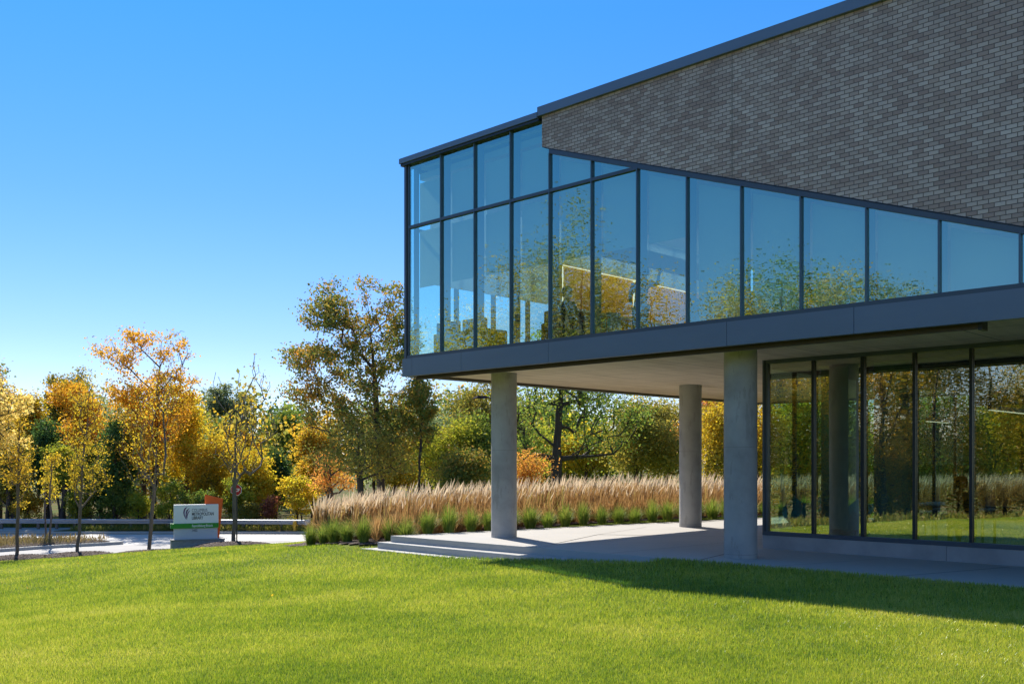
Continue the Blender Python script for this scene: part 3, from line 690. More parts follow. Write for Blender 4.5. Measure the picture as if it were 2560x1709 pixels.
# ------------------------------------------------------------------ TREE GENERATOR
def vs(v): return v*1.0898      # measurements taken on the 2349-wide view
def make_tree(name, loc, height, ells, ncl, nleaf, lsize, mat, trunk_r, bark, seed, base_frac=.3, bare=None, spread=.42, up=.35, lean=(0, 0), stems=1, parent_label=None, droop=0.0, maxr=None, fat=.8):
    """ells: list of (cx, cy, cz, rx, ry, rz) relative to the base; grows a branching skeleton to points spread through the
    ellipsoids, then hangs leaves round the branch tips"""
    rg = np.random.default_rng(seed)
    vol = np.array([e[3]*e[4]*e[5] for e in ells])**.8; vol /= vol.sum()
    P = []
    for i in range(ncl):
        e = ells[rg.choice(len(ells), p=vol)]
        v = rg.normal(size=3); v /= np.linalg.norm(v); r = rg.random()**.42
        P.append((e[0]+v[0]*e[3]*r, e[1]+v[1]*e[4]*r, e[2]+v[2]*e[5]*r))
    P = np.array(P); P = P[P[:, 2] > height*.06]
    # skeleton starts as trunk line(s)
    nodes = []; par = []; tipz = height*.93
    top = np.array([float(lean[0]), float(lean[1]), tipz])
    ntr = 14
    for sidx in range(stems):
        off = np.array([rg.normal()*.25, rg.normal()*.25, 0])*(stems > 1)
        tgt = top + (np.array([rg.normal()*height*.13, rg.normal()*height*.13, -rg.random()*height*.15]) if stems > 1 else 0)
        wob = rg.normal(size=(ntr+1, 3))*height*.006; wob[0] = 0
        wob = np.cumsum(wob, 0)*.6
        for k in range(ntr+1):
            f_ = k/ntr
            p = off*(1-f_)*.6 + tgt*np.array([f_**1.5, f_**1.5, f_]) + wob[k]*np.array([1, 1, 0])
            nodes.append(p); par.append(len(nodes)-2 if k else -1)
    nodes = [np.array(n) for n in nodes]
    bz = height*base_frac
    order = np.argsort(np.hypot(P[:, 0]-lean[0]*.5, P[:, 1]-lean[1]*.5)+np.abs(P[:, 2]-bz)*.5)
    NA = np.zeros((len(nodes)+ncl*8+10, 3)); NA[:len(nodes)] = nodes; cnt = len(nodes)
    par = par + [0]*(len(NA)-len(par)); depth = [0]*len(NA)
    tips = []
    for oi in order:
        p = P[oi]; A = NA[:cnt]
        dv = p - A; dist = np.linalg.norm(dv, axis=1)
        horiz = np.hypot(dv[:, 0], dv[:, 1])
        pen = np.where(dv[:, 2] < up*horiz, (up*horiz-dv[:, 2])*1.1, 0) + np.where(A[:, 2] < bz*.85, 4.0*(bz-A[:, 2]), 0)
        c = int(np.argmin(dist + pen + 0.0))
        a = A[c].copy(); L = dist[c]; ns = max(1, min(7, int(L/(.055*height+.15))))
        d0 = (p-a)/max(L, 1e-6)
        out = np.array([d0[0], d0[1], d0[2]+.0])
        prev = c
        sag = np.array([0, 0, -1.0])*L*.10*(1-droop*2)
        for k in range(1, ns+1):
            f_ = k/ns
            q = a + (p-a)*f_ + sag*math.sin(math.pi*f_)*.9 + rg.normal(size=3)*L*.035*(k < ns)
            NA[cnt] = q; par[cnt] = prev; prev = cnt; cnt += 1
        tips.append(prev)
    # pipe model radii
    NA = NA[:cnt]; par = par[:cnt]
    w2 = np.zeros(cnt); ex = 2.35; r0 = .010*(height/8)**.4
    ch = np.zeros(cnt, int)
    for i in range(cnt):
        if par[i] >= 0: ch[par[i]] += 1
    w2[ch == 0] = r0**ex
    # children always come after their parent in the list -> accumulate backwards
    for i in range(cnt-1, 0, -1):
        if par[i] >= 0: w2[par[i]] += w2[i]
    rad = w2**(1/ex); rad *= 1.0
    sc = trunk_r/max(rad[0], 1e-6); f_ = np.clip((rad-r0)/(rad[0]-r0+1e-9), 0, 1); rad = rad*(1+(sc-1)*f_**fat)
    idx = [i for i in range(cnt) if par[i] >= 0]
    a = NA[[par[i] for i in idx]]; b = NA[idx]; ra = np.minimum(rad[[par[i] for i in idx]], rad[idx]*1.35+.004); rb = rad[idx]
    flare = np.where(np.array([par[i] in (0,) for i in idx]), 1.25, 1.0)
    d = b-a; L = np.linalg.norm(d, axis=1, keepdims=True); d = d/np.maximum(L, 1e-6)
    ref = np.where(np.abs(d[:, 2:3]) < .9, np.array([[0, 0, 1.0]]), np.array([[1.0, 0, 0]]))
    u = np.cross(d, ref); u /= np.linalg.norm(u, axis=1, keepdims=True); v = np.cross(d, u)
    K = 6; th = np.arange(K)*2*np.pi/K
    ring = u[:, None, :]*np.cos(th)[None, :, None] + v[:, None, :]*np.sin(th)[None, :, None]
    VA = a[:, None, :] + ring*(ra*flare)[:, None, None] - d[:, None, :]*(rb*.3)[:, None, None]; VB = b[:, None, :] + ring*rb[:, None, None]
    V = np.concatenate([VA, VB], 1).reshape(-1, 3); m = len(idx)
    base = np.arange(m)[:, None]*2*K; k = np.arange(K)[None, :]
    Fq = np.stack([base+k, base+(k+1) % K, base+K+(k+1) % K, base+K+k], -1).reshape(-1, 4)
    x0, y0 = loc; z0 = T(x0, y0)-.05
    root = empty(name, (x0, y0, z0))
    np_mesh('trunk', V, Fq, bark, parent=root, smooth=True)
    # leaves round tips and along the last branch nodes
    cent = []
    for tp in tips:
        cent.append(NA[tp]); q = par[tp]
        if q > 0 and ch[q] <= 2 and rad[q] < trunk_r*.35: cent.append(NA[q]*.6+NA[tp]*.4)
    cent = np.array(cent)
    if bare is not None:
        keepc = np.array([not bare(c_, rg) for c_ in cent]); cent = cent[keepc]
    per = max(1, int(nleaf/len(cent)))
    wts = rg.random(len(cent))**.9*1.5+.3
    cnts = np.maximum(1, (wts*per).astype(int))
    ci = np.repeat(np.arange(len(cent)), cnts); n = len(ci)
    off = rg.normal(size=(n, 3))*spread*np.array([1, 1, .62]); rr_ = rg.random(len(cent))*.6+.6
    off *= rr_[ci][:, None]
    c_ = cent[ci] + off; c_[:, 2] -= droop*rg.random(n)*1.5
    nrm = rg.normal(size=(n, 3)); nrm[:, 2] = np.abs(nrm[:, 2])*.9+.15; nrm /= np.linalg.norm(nrm, axis=1, keepdims=True)
    t1 = np.cross(nrm, rg.normal(size=(n, 3))); t1 /= np.linalg.norm(t1, axis=1, keepdims=True); t2 = np.cross(nrm, t1)
    sz = lsize*(.55+.8*rg.random(n)); A_ = t1*sz[:, None]; B_ = t2*(sz*.62)[:, None]; bend = nrm*(sz*.22)[:, None]
    LV = np.stack([c_-A_*.5, c_-B_*.5+bend*.6, c_+A_*.5, c_+B_*.5+bend*.6], 1).reshape(-1, 3)
    np_mesh('crown', LV, np.arange(n*4).reshape(-1, 4), mat, parent=root, rnd=rg.random(n))
    return root

def ptree(seed, vx, Z, top, w0, w1, ybot, key, label, cat='tree', n=13000, ls=.17, ncl=260, base=None, tr=None, bark=None, stems=1, group='autumn trees beyond the road', name='tree', ells=None, spread=.37, bare=None, up=.35, droop=0, lean=None, ydep=None, fat=.8):
    """tree measured on the photograph: trunk at vx, crown from w0 to w1, top and lowest leaves, standing at distance Z"""
    px = vs(vx); x = at(px, Z); gz = T(x, Z)
    if ells is None and group == 'trees behind the grass bed' and (w1-w0) < 260: mid = (w0+w1)/2; w0, w1 = mid+(w0-mid)*1.28, mid+(w1-mid)*1.28; spread = .55; ls *= .95; n = int(n*1.05)
    H = CAMZ + (1152-vs(top))/F*Z - gz
    yb = CAMZ + (1152-vs(ybot))/F*Z - gz
    cx0 = at(vs(w0), Z)-x; cx1 = at(vs(w1), Z)-x
    rx = (cx1-cx0)/2; cxm_ = (cx0+cx1)/2; rz = max(.6, (H-max(yb, .25))/2); zm = max(yb, .25)+rz
    if ells is None:
        rg = np.random.default_rng(seed+500)
        dp = ydep or rx*.95
        ells = [(cxm_, 0, zm-rz*.12, rx*.66, dp*.7, rz*.82)]
        for k in range(8):
            a = rg.random()*6.28; q = rg.random(); e_ = rg.uniform(.24, .42)
            ells.append((cxm_+math.cos(a)*rx*(.92-e_), math.sin(a)*dp*(.92-e_), zm+(q-.5)*rz*1.35, rx*e_, dp*e_, rz*e_*.9))
        ells.append((cxm_+rx*.1*rg.normal(), 0, H-rz*.45, rx*.45, dp*.45, rz*.42))
    else:
        ells = [((at(vs(a), Z)-x), b, CAMZ+(1152-vs(c))/F*Z-gz, vs(d)/F*Z, e, vs(f_)/F*Z) for a, b, c, d, e, f_ in ells]
    o = make_tree(name, (x, Z), H*.97, ells, ncl, n, ls, LM[key], tr or .018*H+.03, bark or BARK, seed, base_frac=min(.6, max(.08, (yb/H)*.8)) if base is None else base,
                  spread=spread*(.75 if rz < 2 else 1), stems=stems, bare=bare, up=up, droop=droop, lean=lean if lean else (cxm_*.6, 0), fat=fat)
    tag(o, label, cat, group)
    return o
G1 = 'autumn trees beyond the road'; G2 = 'trees behind the grass bed'; G3 = 'young trees in mulch rings'; G4 = 'shrubs along the guardrail'
# --- saplings on the lawn
def sap(i, top, label, cl, n, key, lobes, bare=None, tr=.075, base=.26, spread=.18, ls=.10, up=1.3):
    q = SAP[i]; px = q['px']/1.0898
    return ptree(40+i, px, q['Z'], top, 0, 0, 1180, key, label, 'sapling', int(n*1.35), ls, cl, base=base, tr=tr, bark=BARK2, group=G3, name='sapling', ells=lobes, spread=spread, bare=bare, up=up, lean=(.3, 0))
sap(0, 900, 'leftmost sapling with orange leaves at the road edge', 110, 2600, 'amber', [(38,0,960,22,1.0,60),(30,0,1040,34,1.2,80),(48,0,1090,30,1.0,70)])
sap(1, 850, 'second sapling from the left with a forked dark stem and golden leaves', 140, 2400, 'gold', [(205,0,915,40,1.6,55),(190,0,1010,50,1.8,85),(215,0,1090,40,1.3,55),(170,0,1100,28,1.0,50)])
sap(2, 1000, 'third sapling from the left with sparse yellow leaves left of the library sign', 200, 1250, 'gold', [(350,0,960,60,1.8,90),(375,0,890,38,1.3,70),(315,0,1010,38,1.4,70),(350,0,1080,52,1.6,50)], base=.33, tr=.085)
sap(3, 810, 'upright nearly bare sapling right of the library sign', 240, 620, 'gold', [(585,0,850,14,.5,46),(500,0,880,12,.5,44),(548,0,950,44,1.4,70),(605,0,890,16,.5,50),(550,0,1040,58,1.7,60),(620,0,960,24,.8,50)],
    bare=lambda c, rg: rg.random() < .55, tr=.085, base=.3)
ptree(45, 112, 54, 1020, 84, 142, 1150, 'gold', 'thin young tree rising from the traffic island weeds', 'sapling', 650, .14, 80, tr=.05, bark=BARK2, group=G3, name='sapling', spread=.2, up=1.2)
ptree(46, 104, 57, 1040, 88, 132, 1160, 'yellow', 'slim yellow sapling just behind the island tree', 'sapling', 500, .14, 60, tr=.05, bark=BARK2, group=G3, name='sapling', spread=.2, up=1.2)
# nearer tree cut by the left edge
ptree(50, -52, 43, 830, -150, 82, 1060, 'pale', 'pale yellow leaved tree cut off by the left edge of the picture', n=5200, ls=.16, ncl=170, tr=.12, spread=.26, group=G3)
# --- left belt
def barez(c, rg): return (c[0] > .9 and c[2] > 11.2 and rg.random() < .85) or rg.random() < .1
ptree(1, 352, 70, 735, 215, 445, 1120, 'orange', 'tallest left tree with an orange left lobe and bare twigs on its right', n=15000, ls=.19, ncl=330, tr=.24, base=.25, up=.7,
      ells=[(290,0,800,22,1.6,55),(245,0,800,26,1.5,26),(330,0,775,28,1.8,36),(400,0,810,34,2,62),(425,0,790,16,1,40),(300,0,900,50,2.6,60),(360,0,930,70,3,90),(410,0,890,40,2.2,70),(330,0,1020,70,3,80)], bare=barez, lean=(.6,0))
ptree(2, 205, 76, 868, 105, 292, 1060, 'orange', 'broad orange tree behind the forked sapling', n=12000, ncl=200, ls=.2)
ptree(3, 165, 86, 838, 95, 245, 1020, 'olive', 'brown topped tree rising behind the orange one', n=11000, ls=.22)
ptree(4, 62, 76, 895, 20, 118, 1080, 'gold', 'golden tree near the left edge', n=10000, ls=.2)
ptree(5, -5, 72, 812, -70, 40, 1100, 'oak', 'russet and green tree crossing the left edge', n=11000, ls=.2)
ptree(6, 112, 70, 955, 60, 165, 1160, 'dark', 'dark green tree behind the leftmost sapling', n=11000, ls=.2, stems=2)
ptree(7, 262, 69, 950, 205, 325, 1180, 'dark', 'dark green tree left of the tall orange tree', n=13000, ls=.2)
ptree(8, 150, 68, 1000, 90, 200, 1130, 'lime', 'multi stemmed yellow green tree behind the forked sapling', n=6500, stems=4, ls=.18)
ptree(9, 430, 76, 895, 375, 492, 1130, 'yellow', 'rounded golden yellow tree right of the tallest left tree', n=13000, ls=.2)
ptree(10, 490, 72, 985, 425, 560, 1160, 'gold', 'orange yellow tree directly behind the library sign', n=12000, ls=.19)
ptree(11, 575, 70, 1020, 520, 640, 1180, 'yellow', 'light yellow tree behind the bare sapling', n=12000, ls=.19)
ptree(12, 520, 98, 875, 455, 610, 1080, 'sage', 'grey green tree far behind the bare sapling', n=12000, ls=.24, ncl=150)
ptree(13, 650, 94, 930, 590, 715, 1080, 'green', 'feathery green tree between the bare sapling and the oak', n=11000, ls=.22)
ptree(14, 632, 72, 1015, 608, 660, 1180, 'dark', 'narrow dark green tree left of the yellow shrub', n=8000, ls=.18)
ptree(15, 718, 78, 960, 672, 775, 1150, 'amber', 'soft amber tree left of the big oak', n=10000, ls=.2)
ptree(16, 232, 74, 1000, 300, 205, 1160, 'green', 'leafy green tree between the forked and third saplings', n=9000, ls=.19)
ptree(17, 25, 68, 990, -20, 70, 1180, 'olive', 'dusky olive tree at the lower left edge', n=8000, ls=.19, stems=2)
ptree(18, 330, 78, 930, 280, 400, 1100, 'gold', 'golden tree behind the third sapling', n=11000, ls=.2)
# shrubs on the verge
for i, (vx, Z, top, a, b, key, lab, n_) in enumerate([
  (260, 67.5, 1105, 225, 300, 'green', 'bright green shrub behind the guardrail, left of the third sapling', 3800),
  (318, 67.8, 1125, 285, 350, 'lime', 'yellow green shrub behind the guardrail at the third sapling', 3400),
  (395, 67.6, 1100, 350, 440, 'lime', 'olive yellow shrub just left of the library sign', 4200),
  (455, 67.2, 1120, 410, 505, 'green', 'green shrub peeking over the library sign', 4200),
  (548, 67.6, 1095, 500, 595, 'lime', 'lime coloured shrub right of the orange sign panel', 4600),
  (620, 66.5, 1132, 600, 640, 'red', 'small dark red shrub behind the guardrail', 1500),
  (688, 67.0, 1080, 636, 738, 'yellow', 'yellow shrub above the fire hydrant', 5000),
  (180, 67.6, 1118, 150, 215, 'lime', 'yellow green shrub behind the forked sapling trunk', 3000),
  (60, 67.6, 1120, 20, 110, 'amber', 'rusty brown shrub behind the leftmost sapling trunk', 3200),
  (575, 66.6, 1150, 548, 606, 'olive', 'low olive shrub behind the stop sign', 2400)]):
    ptree(60+i, vx, Z, top, a, b, 1195, key, lab, 'shrub', n_, .15, 70, stems=4, tr=.05, base=.05, group=G4, name='shrub', spread=.3, up=.6)
# --- oaks and the middle belt
ptree(20, 882, 60, 620, 650, 1010, 1090, 'oak', 'tall two toned oak with bronze top left of the building', fat=.6, n=26000, ls=.19, ncl=560, tr=.27, base=.2, up=.25, group=G2, spread=.33,
      ells=[(845,0,665,26,1.4,40),(760,0,690,42,2.0,45),(730,0,720,42,2,40),(900,0,700,44,2.2,50),(800,0,745,70,3.2,60),(700,0,810,50,2.6,40),(790,0,850,100,4,75),(900,0,800,70,3,70),(930,0,760,36,2,60),(700,0,900,40,2.2,36),(870,0,940,100,4,60),(960,0,900,44,3,50),(780,0,960,80,3.4,50),(900,0,1030,70,3,50)])
ptree(21, 833, 56, 955, 700, 930, 1110, 'olive', 'lower rust coloured tree with a thick leaning trunk before the tall oak', n=5200, ls=.16, ncl=230, tr=.2, base=.25, up=.2, group=G2, spread=.34)
ptree(22, 955, 58, 868, 915, 1008, 1010, 'oak', 'slender dark stemmed tree under the building corner', n=4500, ls=.16, ncl=130, tr=.08, base=.3, group=G2, spread=.3, ells=[(955,0,905,30,1.4,26),(980,0,930,26,1.2,26),(930,0,960,24,1.2,30),(965,0,985,36,1.4,34)])
ptree(23, 1012, 60, 965, 950, 1085, 1120, 'lime', 'yellow green tree left of the first column', n=8500, ls=.17, group=G2, ncl=200, stems=2)
ptree(77, 1050, 57, 1025, 1000, 1115, 1120, 'oak', 'low bronze and green tree just left of the first column', n=6000, ls=.16, group=G2, ncl=150, stems=2)
ptree(24, 1085, 62, 940, 1030, 1150, 1110, 'green', 'green tree directly behind the first column', n=12000, ls=.18, group=G2)
ptree(25, 1110, 66, 850, 1035, 1200, 1060, 'olive', 'tall olive tree overlapping the street lamp', n=13000, ls=.18, ncl=220, group=G2)
ptree(26, 1278, 54, 840, 1150, 1500, 1085, 'green', 'large open branched tree framed between the first two columns', n=10500, ls=.16, ncl=420, tr=.34, base=.10, up=.30, fat=.45, lean=(.2, 0), group=G2, spread=.42,
      ells=[(1290,0,880,90,4,50),(1200,0,930,60,3,55),(1370,0,920,80,3.6,50),(1440,0,940,60,3,40),(1290,0,800,120,5,60),(1210,0,1020,50,3,40),(1360,0,1010,90,3,45)])
ptree(27, 1207, 47, 1030, 1184, 1244, 1130, 'coral', 'small coral orange tree right of the first column', n=3000, ls=.12, ncl=110, tr=.05, base=.15, group=G2, spread=.26)
ptree(28, 1455, 60, 900, 1385, 1560, 1110, 'olive', 'dense olive brown tree left of the rear column', n=19000, ls=.17, ncl=300, tr=.16, base=.2, up=.2, group=G2)
ptree(29, 1340, 82, 975, 1270, 1430, 1090, 'yellow', 'pale yellow tree behind the open branched tree', n=11000, ls=.2, group=G2)
ptree(30, 1530, 70, 920, 1480, 1600, 1100, 'olive', 'green tree behind the rear column', n=11000, ls=.19, group=G2)
ptree(31, 1632, 52, 930, 1600, 1680, 1120, 'gold', 'golden yellow tree between the rear and right columns', n=9000, ls=.15, ncl=150, group=G2)
ptree(32, 1625, 64, 870, 1560, 1690, 1060, 'coral', 'reddish tree top under the soffit beside the right column', n=9000, ls=.18, group=G2)
ptree(33, 1738, 54, 900, 1695, 1790, 1120, 'gold', 'orange tree in the gap between right column and window frame', n=9000, ls=.16, group=G2)
ptree(34, 1000, 84, 940, 930, 1080, 1090, 'sage', 'grey green tree far behind the lime tree', n=9000, ls=.22, group=G2)
ptree(35, 1930, 56, 835, 1840, 2010, 1150, 'lime', 'bright green tree seen through the second ground floor pane', n=13000, ls=.18, group=G2)
ptree(36, 2050, 60, 835, 1990, 2170, 1150, 'lime', 'yellow green tree seen through the middle ground floor panes', n=13000, ls=.18, group=G2)
ptree(37, 2210, 57, 860, 2120, 2300, 1150, 'green', 'green tree seen behind the seated silhouette', n=13000, ls=.18, group=G2)
ptree(38, 2340, 60, 850, 2250, 2440, 1150, 'yellow', 'yellow tree seen through the rightmost ground floor pane', n=13000, ls=.18, group=G2)
ptree(74, 1825, 57, 870, 1770, 1890, 1150, 'lime', 'green and yellow tree seen through the first ground floor pane', n=13000, ls=.18, group=G2)
ptree(75, 2150, 66, 840, 2090, 2230, 1150, 'green', 'tall green tree seen between the third and fourth ground floor panes', n=13000, ls=.18, group=G2)
ptree(76, 2275, 68, 830, 2220, 2350, 1150, 'lime', 'tall lime tree seen behind the last two ground floor panes', n=13000, ls=.18, group=G2)
ptree(39, 905, 72, 1010, 860, 965, 1120, 'gold', 'golden tree behind the trunks of the oak', n=9000, ls=.18, group=G2)
ptree(71, 765, 63, 1035, 715, 815, 1130, 'coral', 'red orange shrub at the foot of the oak', 'shrub', 2300, .15, 80, stems=3, tr=.05, base=.1, group=G2, name='shrub', spread=.3)
ptree(72, 1150, 75, 960, 1120, 1260, 1100, 'lime', 'light green tree right behind the first column', n=10000, ls=.19, group=G2)

# --- woods as masses (far ridge, and the wood off to the left that the glass mirrors)
def wood(name, spots, label, nl, ls, seed, pal):
    rg = np.random.default_rng(seed); Vs = []; Fs = []; rn = []; mi = []; b0 = 0
    TV = []; TF = []; tb = 0
    for (x, y, h, r) in spots:
        gz = T(x, y); n = int(nl*(h*r)/40)
        ncl = 26; cc = rg.normal(size=(ncl, 3)); cc /= np.linalg.norm(cc, axis=1, keepdims=True)
        cc = cc*(rg.random((ncl, 1))**.4)*[r, r, h*.42]+[x, y, gz+h*.56]
        ci = rg.integers(0, ncl, n); c_ = cc[ci]+rg.normal(size=(n, 3))*r*.24
        c_[:, 2] = np.maximum(c_[:, 2], gz+.3)
        nrm = rg.normal(size=(n, 3)); nrm /= np.linalg.norm(nrm, axis=1, keepdims=True)
        t1 = np.cross(nrm, rg.normal(size=(n, 3))); t1 /= np.linalg.norm(t1, axis=1, keepdims=True); t2 = np.cross(nrm, t1)
        sz = ls*(.6+.8*rg.random(n))[:, None]
        V = np.stack([c_-t1*sz*.5, c_-t2*sz*.33, c_+t1*sz*.5, c_+t2*sz*.33], 1).reshape(-1, 3)
        Vs.append(V); Fs.append(np.arange(n*4).reshape(-1, 4)+b0); b0 += n*4
        rn.append(rg.random(n)); mi.append(np.full(n, rg.integers(0, len(pal))))
        # trunk + limbs
        for q in range(5):
            a = np.array([x, y, gz]) if q == 0 else np.array([x, y, gz+h*rg.uniform(.2, .5)])
            b = np.array([x, y, gz+h*.85]) if q == 0 else a+np.array([rg.normal()*r*.6, rg.normal()*r*.6, h*.3])
            ra, rb = (.014*h+.05, .03) if q == 0 else (.06, .02)
            for (p, rr) in ((a, ra), (b, rb)):
                for k in range(5): TV.append(p+np.array([math.cos(k*1.2566)*rr, math.sin(k*1.2566)*rr, 0]))
            for k in range(5): TF.append((tb+k, tb+(k+1) % 5, tb+5+(k+1) % 5, tb+5+k))
            tb += 10
    nl_ = sum(len(f) for f in Fs)
    V = np.concatenate(Vs+[np.array(TV)]); Fc = np.concatenate(Fs+[np.array(TF)+b0])
    rn = np.concatenate(rn+[np.zeros(len(TF))]); mi = np.concatenate(mi+[np.full(len(TF), len(pal))])
    o = np_mesh(name, V, Fc, [LM[k] for k in pal]+[BARK], rnd=rn, mi=mi)
    return tag(o, label, 'woodland', None, 'stuff')
rg = np.random.default_rng(5)
sp = []
for k in range(95):
    Z = rg.uniform(84, 125); px = rg.uniform(-350, 3000); x = at(px, Z)
    sp.append((x, Z, (CAMZ+(1152-rg.uniform(945, 1045))/F*Z)-T(x, Z), rg.uniform(2.6, 4.2)))
wood('woodland', sp, 'distant mixed autumn wood filling the horizon behind the nearer trees', 1500, .42, 8, ['olive', 'green', 'amber', 'sage', 'oak', 'lime', 'dark'])
sp = []
for k in range(58):     # wood to the left, outside the frame, seen mirrored in the glass
    y = -34+k*1.13+rg.uniform(-1, 1); x = -34-rg.uniform(0, 12)-max(0, y-16)*.5
    if x > -.545*y - 3 and y > 0: x = -.545*y-6
    # wanted mirrored top (slope from the camera) along the wood
    top = np.interp(y, [-34, -12, -8, -4, -2, 2, 6, 8.5, 10, 13, 15, 18, 22, 26, 40], [9.5, 9.4, 8.4, 9.0, 12.0, 12.8, 12.0, 9.4, 9.0, 14.5, 15.0, 14.0, 9.8, 9.0, 9])
    h = CAMZ+top+rg.uniform(-1.2, .6)-T(x, y); sp.append((x, y, h, rg.uniform(2.2, 3.4)))
for k in range(80):
    y = rg.uniform(-40, 30); x = -37-rg.uniform(0, 9)-max(0, y-16)*.5
    sp.append((x, y, rg.uniform(5.5, 9.5), 2.8))
wood('woodland', sp, 'wood off to the left, mirrored as gold and green trees in the glass', 11000, .125, 9, ['gold', 'amber', 'olive', 'olive', 'oak', 'amber', 'green'])

# ------------------------------------------------------------------ ornamental grasses
REED = leaf_mat('reed_stem', [(0, (.18, .14, .04)), (.3, (.36, .20, .07)), (.65, (.50, .31, .13)), (.85, (.42, .36, .09)), (1, (.30, .34, .06))], .45, .6)
PLUME = leaf_mat('reed_plume', [(0, (.46, .34, .20)), (.5, (.66, .51, .33)), (1, (.82, .68, .48))], .5, .6)
TUFT = leaf_mat('fountain_grass_blade', [(0, (.06, .12, .02)), (.35, (.15, .24, .03)), (.7, (.34, .37, .06)), (1, (.58, .40, .12))], .45, 1.2)
def reeds():
    n = 30000
    # band running behind the row of tufts
    u = RNG.random(n); v = RNG.random(n)**.9
    edge = np.array([(-5.2, 27.6), (-4.2, 26.4), (-2.9, 25.2), (6.5, 31.6), (10.5, 34.3), (17, 36.6), (24, 38.6)])
    seg = np.hypot(*np.diff(edge, axis=0).T); cs = np.concatenate([[0], np.cumsum(seg)]); tt = u*cs[-1]
    ex_ = np.interp(tt, cs, edge[:, 0]); ey_ = np.interp(tt, cs, edge[:, 1])
    wd_ = np.interp(tt, cs, [1.8, 4.5, 6.5, 6.5, 6.5, 5, 4])
    x = ex_ - .50*v*wd_; y = ey_ + .86*v*wd_
    # clumping
    x += .12*np.sin(x*9+y*3); y += .12*np.sin(y*8)
    k = ~footprint(x, y) & (x > -.203*y+.25*np.sin(y*3)); x, y, v = x[k], y[k], v[k]; n = len(x); z = terr(x, y)
    wgt = .5+.5*np.sin(x*1.1+.7)*np.sin(y*.9+x*.4)
    H = (.85+.55*RNG.random(n)+.26*wgt)*(.92+.12*v); lx = .13+.10*RNG.normal(size=n); ly = .06*RNG.normal(size=n)-.02
    a = RNG.random(n)*np.pi; w_ = .007+.006*RNG.random(n)
    rx, ry = np.cos(a)*w_, np.sin(a)*w_
    def P_(f, wx=1.0, s=1):  # point along the stem
        return np.stack([x+lx*f**2*H+s*rx*wx, y+ly*f**2*H+s*ry*wx, z+H*f*(1-.04*f)], 1)
    q1 = np.stack([P_(0, 1, -1), P_(0, 1, 1), P_(.45, 1, 1), P_(.45, 1, -1)], 1)
    q2 = np.stack([P_(.45, 1, -1), P_(.45, 1, 1), P_(.80, .7, 1), P_(.80, .7, -1)], 1)
    # plumes on most stems
    keep = RNG.random(n) < .27
    pw = 1.2+.8*RNG.random(n)
    def Pp(f, s): return np.stack([x+lx*f**2*H*1.1+s*rx*pw, y+ly*f**2*H+s*ry*pw, z+H*f*(1-.04*f)], 1)
    q3 = np.stack([Pp(.74, 0), Pp(.88, 1), Pp(1.06, 0), Pp(.88, -1)], 1)[keep]
    # loose leaf blades in the lower half
    m = n; hx = RNG.normal(size=m)*.35; hy = RNG.normal(size=m)*.35; l = .35+.5*RNG.random(m)
    q4 = np.stack([np.stack([x, y, z], 1), np.stack([x+hx*.45*l-ry, y+hy*.45*l+rx, z+l*.62], 1), np.stack([x+hx*l, y+hy*l, z+l*.88], 1), np.stack([x+hx*.45*l+ry, y+hy*.45*l-rx, z+l*.62], 1)], 1)
    Q = np.concatenate([q1, q2, q4, q3]); mi = np.concatenate([np.zeros(n*3), np.ones(len(q3))])
    o = np_mesh('reed_grass', Q.reshape(-1, 3), np.arange(len(Q)*4).reshape(-1, 4), [REED, PLUME], rnd=RNG.random(len(Q)), mi=mi)
    tag(o, 'tall tan feather reed grass with pale plumes behind the plaza', 'reeds', None, 'stuff')
reeds()
def tuft_mesh(seed, nb=520):
    rg = np.random.default_rng(seed)
    a = rg.random(nb)*2*np.pi; r0 = rg.random(nb)**.5*.11; H = .30+.34*rg.random(nb); out = (.05+.52*rg.random(nb)**.95)
    out *= rg.random(nb)*.5+.5
    bx_, by_ = np.cos(a)*r0, np.sin(a)*r0; dx, dy = np.cos(a+rg.normal(size=nb)*.3), np.sin(a+rg.normal(size=nb)*.3)
    w_ = .0075; tx, ty = -dy*w_, dx*w_; qs = []
    fr = [0, .4, .75, 1.0]
    def P_(f, s):
        ww = s*(1-f*.9)
        return np.stack([bx_+dx*out*f**1.7+tx*ww, by_+dy*out*f**1.7+ty*ww, H*(f*1.35-.42*f**2.6*np.minimum(1.5, out*3.2))], 1)
    for f0, f1 in zip(fr[:-1], fr[1:]): qs.append(np.stack([P_(f0, -1), P_(f0, 1), P_(f1, 1), P_(f1, -1)], 1))
    Q = np.concatenate(qs); return Q.reshape(-1, 3), np.arange(len(Q)*4).reshape(-1, 4), np.tile(rg.random(nb), 3)
pro = []
ORD = ['first', 'second', 'third', 'fourth', 'fifth', 'sixth', 'seventh', 'eighth', 'ninth', 'tenth', 'eleventh', 'twelfth', 'thirteenth', 'fourteenth', 'fifteenth', 'sixteenth', 'seventeenth', 'eighteenth', 'nineteenth', 'twentieth', 'twenty-first', 'twenty-second', 'twenty-third', 'twenty-fourth', 'twenty-fifth', 'twenty-sixth', 'twenty-seventh', 'twenty-eighth', 'twenty-ninth', 'thirtieth', 'thirty-first', 'thirty-second', 'thirty-third', 'thirty-fourth']
spots = [(-5.6, 27.1), (-5.15, 26.6), (-4.75, 26.0), (-4.3, 25.4), (-3.75, 24.6), (-3.1, 24.6)]
L_ = math.hypot(12.43, 8.7); ux, uy = 12.43/L_, 8.7/L_
k = 0.55
while k < L_+5:
    spots.append((-2.93+ux*k-uy*.33+random.uniform(-.05, .05), 23.5+uy*k+ux*.33+random.uniform(-.05, .05))); k += .64
